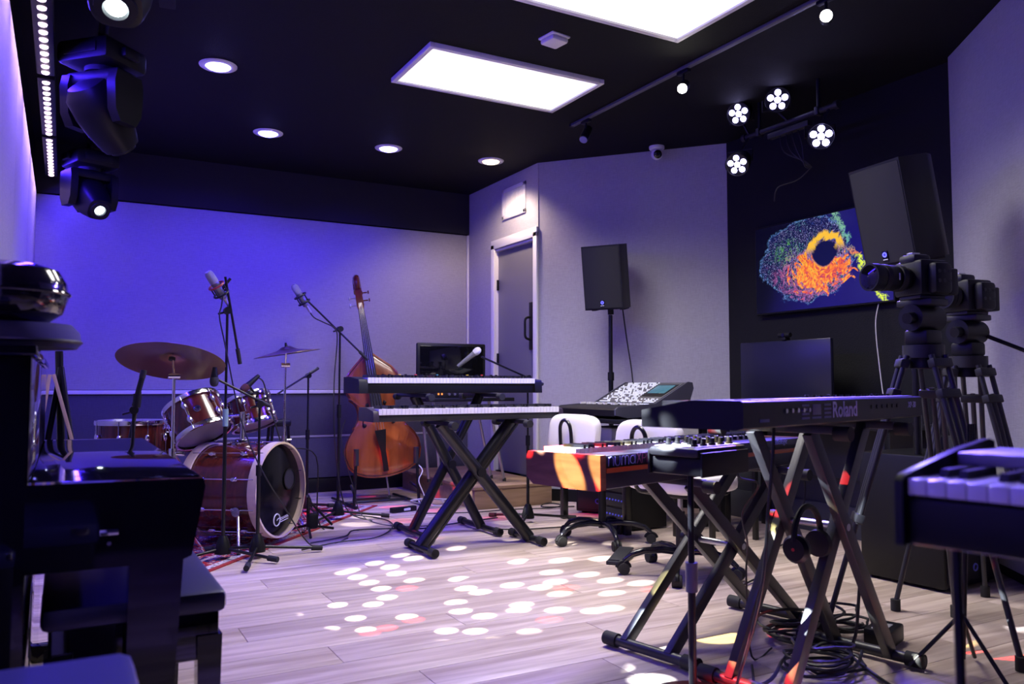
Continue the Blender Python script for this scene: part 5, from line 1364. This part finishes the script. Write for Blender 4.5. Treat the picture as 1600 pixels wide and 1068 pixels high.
# folded music stand right of Roland
mu = T('music_stand', 'folded black music stand between the Roland and the tripods', 'stand', (2.72, 1.70, 0))
CY('post', M_SATIN, mu, (-.03, .02, .05), (.0, 0, .78), .009)
for a in (20, 140, 260): CY('leg', M_SATIN, mu, (-.03, .02, .20), (-.03 + .17 * math.cos(R(a)), .02 + .17 * math.sin(R(a)), .014), .007)
for k in range(4): CY('folded_rod', M_SATIN, mu, (-.02 + k * .012, .0, .42), (.01 + k * .012, 0, .84), .005)
CY('collar', M_STEEL, mu, (-.012, .008, .44), (-.010, .008, .47), .016)

# ================================================================== PIANO CORNER
pn = T('upright_piano', 'black lacquered upright piano along the left wall', 'piano', (-.05, 2.6, 0))
PY0, PY1 = 1.87, 3.42
PB0, PB1, PF = -.222, -.055, .275
B('case', M_PIANO, pn, ((PB0 + PB1) / 2, (PY0 + PY1) / 2, .52), (PB1 - PB0, PY1 - PY0, 1.02), .006, world=True)
B('top_lid', M_PIANO, pn, ((PB0 + PB1) / 2 + .003, (PY0 + PY1) / 2, 1.041), (PB1 - PB0 + .01, PY1 - PY0 + .02, .022), .005, world=True)
kb_prof = [(PB1 - .005, .60), (PF - .05, .60), (PF - .025, .61), (PF, .755), (PF - .004, .772), (PB1 - .005, .775)]
for y0, y1 in ((PY0, PY0 + .05), (PY1 - .05, PY1)):
    MB().prism(kb_prof, y0, y1, Mx(((1, 0, 0, 0), (0, 0, 1, 0), (0, 1, 0, 0), (0, 0, 0, 1)))).build('key_arm', M_PIANO, pn, world=True)
B('key_bed', M_PIANO, pn, ((PB1 + PF) / 2 - .01, (PY0 + PY1) / 2, .63), (PF - PB1 - .03, PY1 - PY0 - .1, .06), .003, world=True)
B('fall_board', M_PIANO, pn, ((PB1 + PF) / 2 - .002, (PY0 + PY1) / 2, .767), (PF - PB1 - .006, PY1 - PY0 - .1, .016), .003, world=True)
B('key_slip', M_PIANO, pn, (PF - .025, (PY0 + PY1) / 2, .70), (.02, PY1 - PY0 - .1, .12), .003, world=True)
for yv in (PY0 + .045, PY1 - .045):
    MB().loft([[(.125, yv - .028, .0), (.205, yv - .028, .0), (.205, yv + .028, .0), (.125, yv + .028, .0)], [(.13, yv - .03, .60), (.235, yv - .03, .60), (.235, yv + .03, .60), (.13, yv + .03, .60)]]).build('leg', M_PIANO, pn, world=True)
    B('toe', M_PIANO, pn, (.06, yv, .03), (.25, .05, .055), .004, world=True)
B('hinge_plate', M_CHROME, pn, (.09, PY0 - .002, .672), (.035, .004, .012), .001, world=True)
CY('screw', M_CHROME, pn, (.09, PY0 - .006, .65), (.09, PY0 + .002, .65), .004, world=True)
bn = T('piano_bench', 'black lacquered piano bench tucked under the keyboard', 'bench', (.16, 2.42, 0))
BX0, BX1, BYa, BYb = -.03, .345, 1.99, 2.78
B('seat', mat('bench_vinyl', (.02, .02, .045), .35), bn, ((BX0 + BX1) / 2, (BYa + BYb) / 2, .475), (BX1 - BX0, BYb - BYa, .05), .015, world=True)  # blue light on the seat is put into its bluish base colour
B('apron', M_PIANO, bn, ((BX0 + BX1) / 2, (BYa + BYb) / 2, .40), (BX1 - BX0 - .03, BYb - BYa - .03, .11), .003, world=True)
for x in (BX0 + .035, BX1 - .035):
    for yv in (BYa + .035, BYb - .035):
        MB().loft([[(x - .02, yv - .02, 0), (x + .02, yv - .02, 0), (x + .02, yv + .02, 0), (x - .02, yv + .02, 0)], [(x - .027, yv - .027, .40), (x + .027, yv - .027, .40), (x + .027, yv + .027, .40), (x - .027, yv + .027, .40)]]).build('leg', M_PIANO, bn, world=True)
bc = T('padded_case', 'dark blue padded case top in the bottom left corner', 'case', (-.05, 1.02, 0))
B('lid', mat('navy_vinyl', (.03, .03, .10), .4), bc, (0, 0, .575), (.29, .50, .06), .018)
B('body', M_BLACK, bc, (0, 0, .29), (.27, .48, .52), .01)
B('latch', M_CHROME, bc, (.10, .248, .585), (.04, .012, .02), .003)
for sx in (-1, 1):
    for sy in (-1, 1): CY('foot', M_RUBBER, bc, (sx * .1, sy * .2, 0), (sx * .1, sy * .2, .035), .02)
# round glossy cushion on a felt disc, on the piano
ds = T('felt_disc', 'flat dark felt disc lying on the piano top', 'disc', (-.10, 2.06, 1.052))
MB().lathe([(.001, 0), (.125, 0), (.134, .012), (.130, .035), (.115, .052), (.001, .054)], n=40).build('disc_body', mat('dark_felt', (.03, .03, .04), .85), ds)
MB().lathe([(.1335, .010), (.137, .014), (.1335, .018)], n=40, capend=False).build('disc_edge', M_BLACK, ds)
cu = T('round_cushion', 'shiny black puffed round cushion on top of the felt disc', 'cushion', (-.115, 2.04, 1.107))
MB().lathe([(.001, .0), (.085, .002), (.110, .020), (.121, .055), (.118, .085), (.102, .112), (.07, .124), (.001, .128)], n=40).build('cushion_body', mat('glossy_black_vinyl', (.008, .007, .008), .12, coat=.5), cu)
MB().tube([(.1225 * math.cos(a), .1225 * math.sin(a), .062) for a in [2 * PI * i / 36 for i in range(36)]], .004, 6, True).build('piping', M_PIANO, cu)
# easel with framed boards behind the piano
ez = T('easel', 'black easel holding wood-edged boards behind the piano', 'easel', (.0, 3.95, 0))
CY('centre_post', M_SATIN, ez, (.03, 3.95, .01), (-.02, 4.02, 1.12), .016, world=True)
for q in ((.14, 3.80), (-.15, 3.85)): CY('leg', M_SATIN, ez, (q[0], q[1], .01), (-.01, 3.99, 1.05), .012, world=True)
for k, (px0, px1) in enumerate(((84, 114), (78, 60))):
    a, b = onY(px0, 585, 3.93), onY(px1, 692, 3.93)
    b = a + (b - a) * 2.0
    M = look((a + b) / 2, b - a, (0, 1, 0)); Lb = (b - a).length
    MB(M).box((0, 0, 0), (.012, .10, Lb), .002).build('board', mat('board_dark', (.02, .02, .03), .4), ez, world=True)
    MB(M).box((0, -.056, 0), (.014, .012, Lb), .001).build('wood_edge', wood('pale_edge', (.45, .32, .2), (.6, .45, .3), (3, 3, 3), .5), ez, world=True)
# round stool at lower right edge
rsl = T('round_stool', 'dark padded round stool at the right frame edge', 'stool', (2.47, 1.30, 0))
MB().lathe([(.001, .50), (.13, .50), (.15, .515), (.155, .54), (.14, .565), (.001, .575)], n=32).build('seat', mat('navy_vinyl', (.03, .03, .10), .4), rsl)
CY('post', M_SATIN, rsl, (0, 0, .04), (0, 0, .51), .02)
for k in range(4):
    a = PI / 2 * k + .4; CY('leg', M_SATIN, rsl, (0, 0, .14), (.2 * math.cos(a), .2 * math.sin(a), .015), .012)
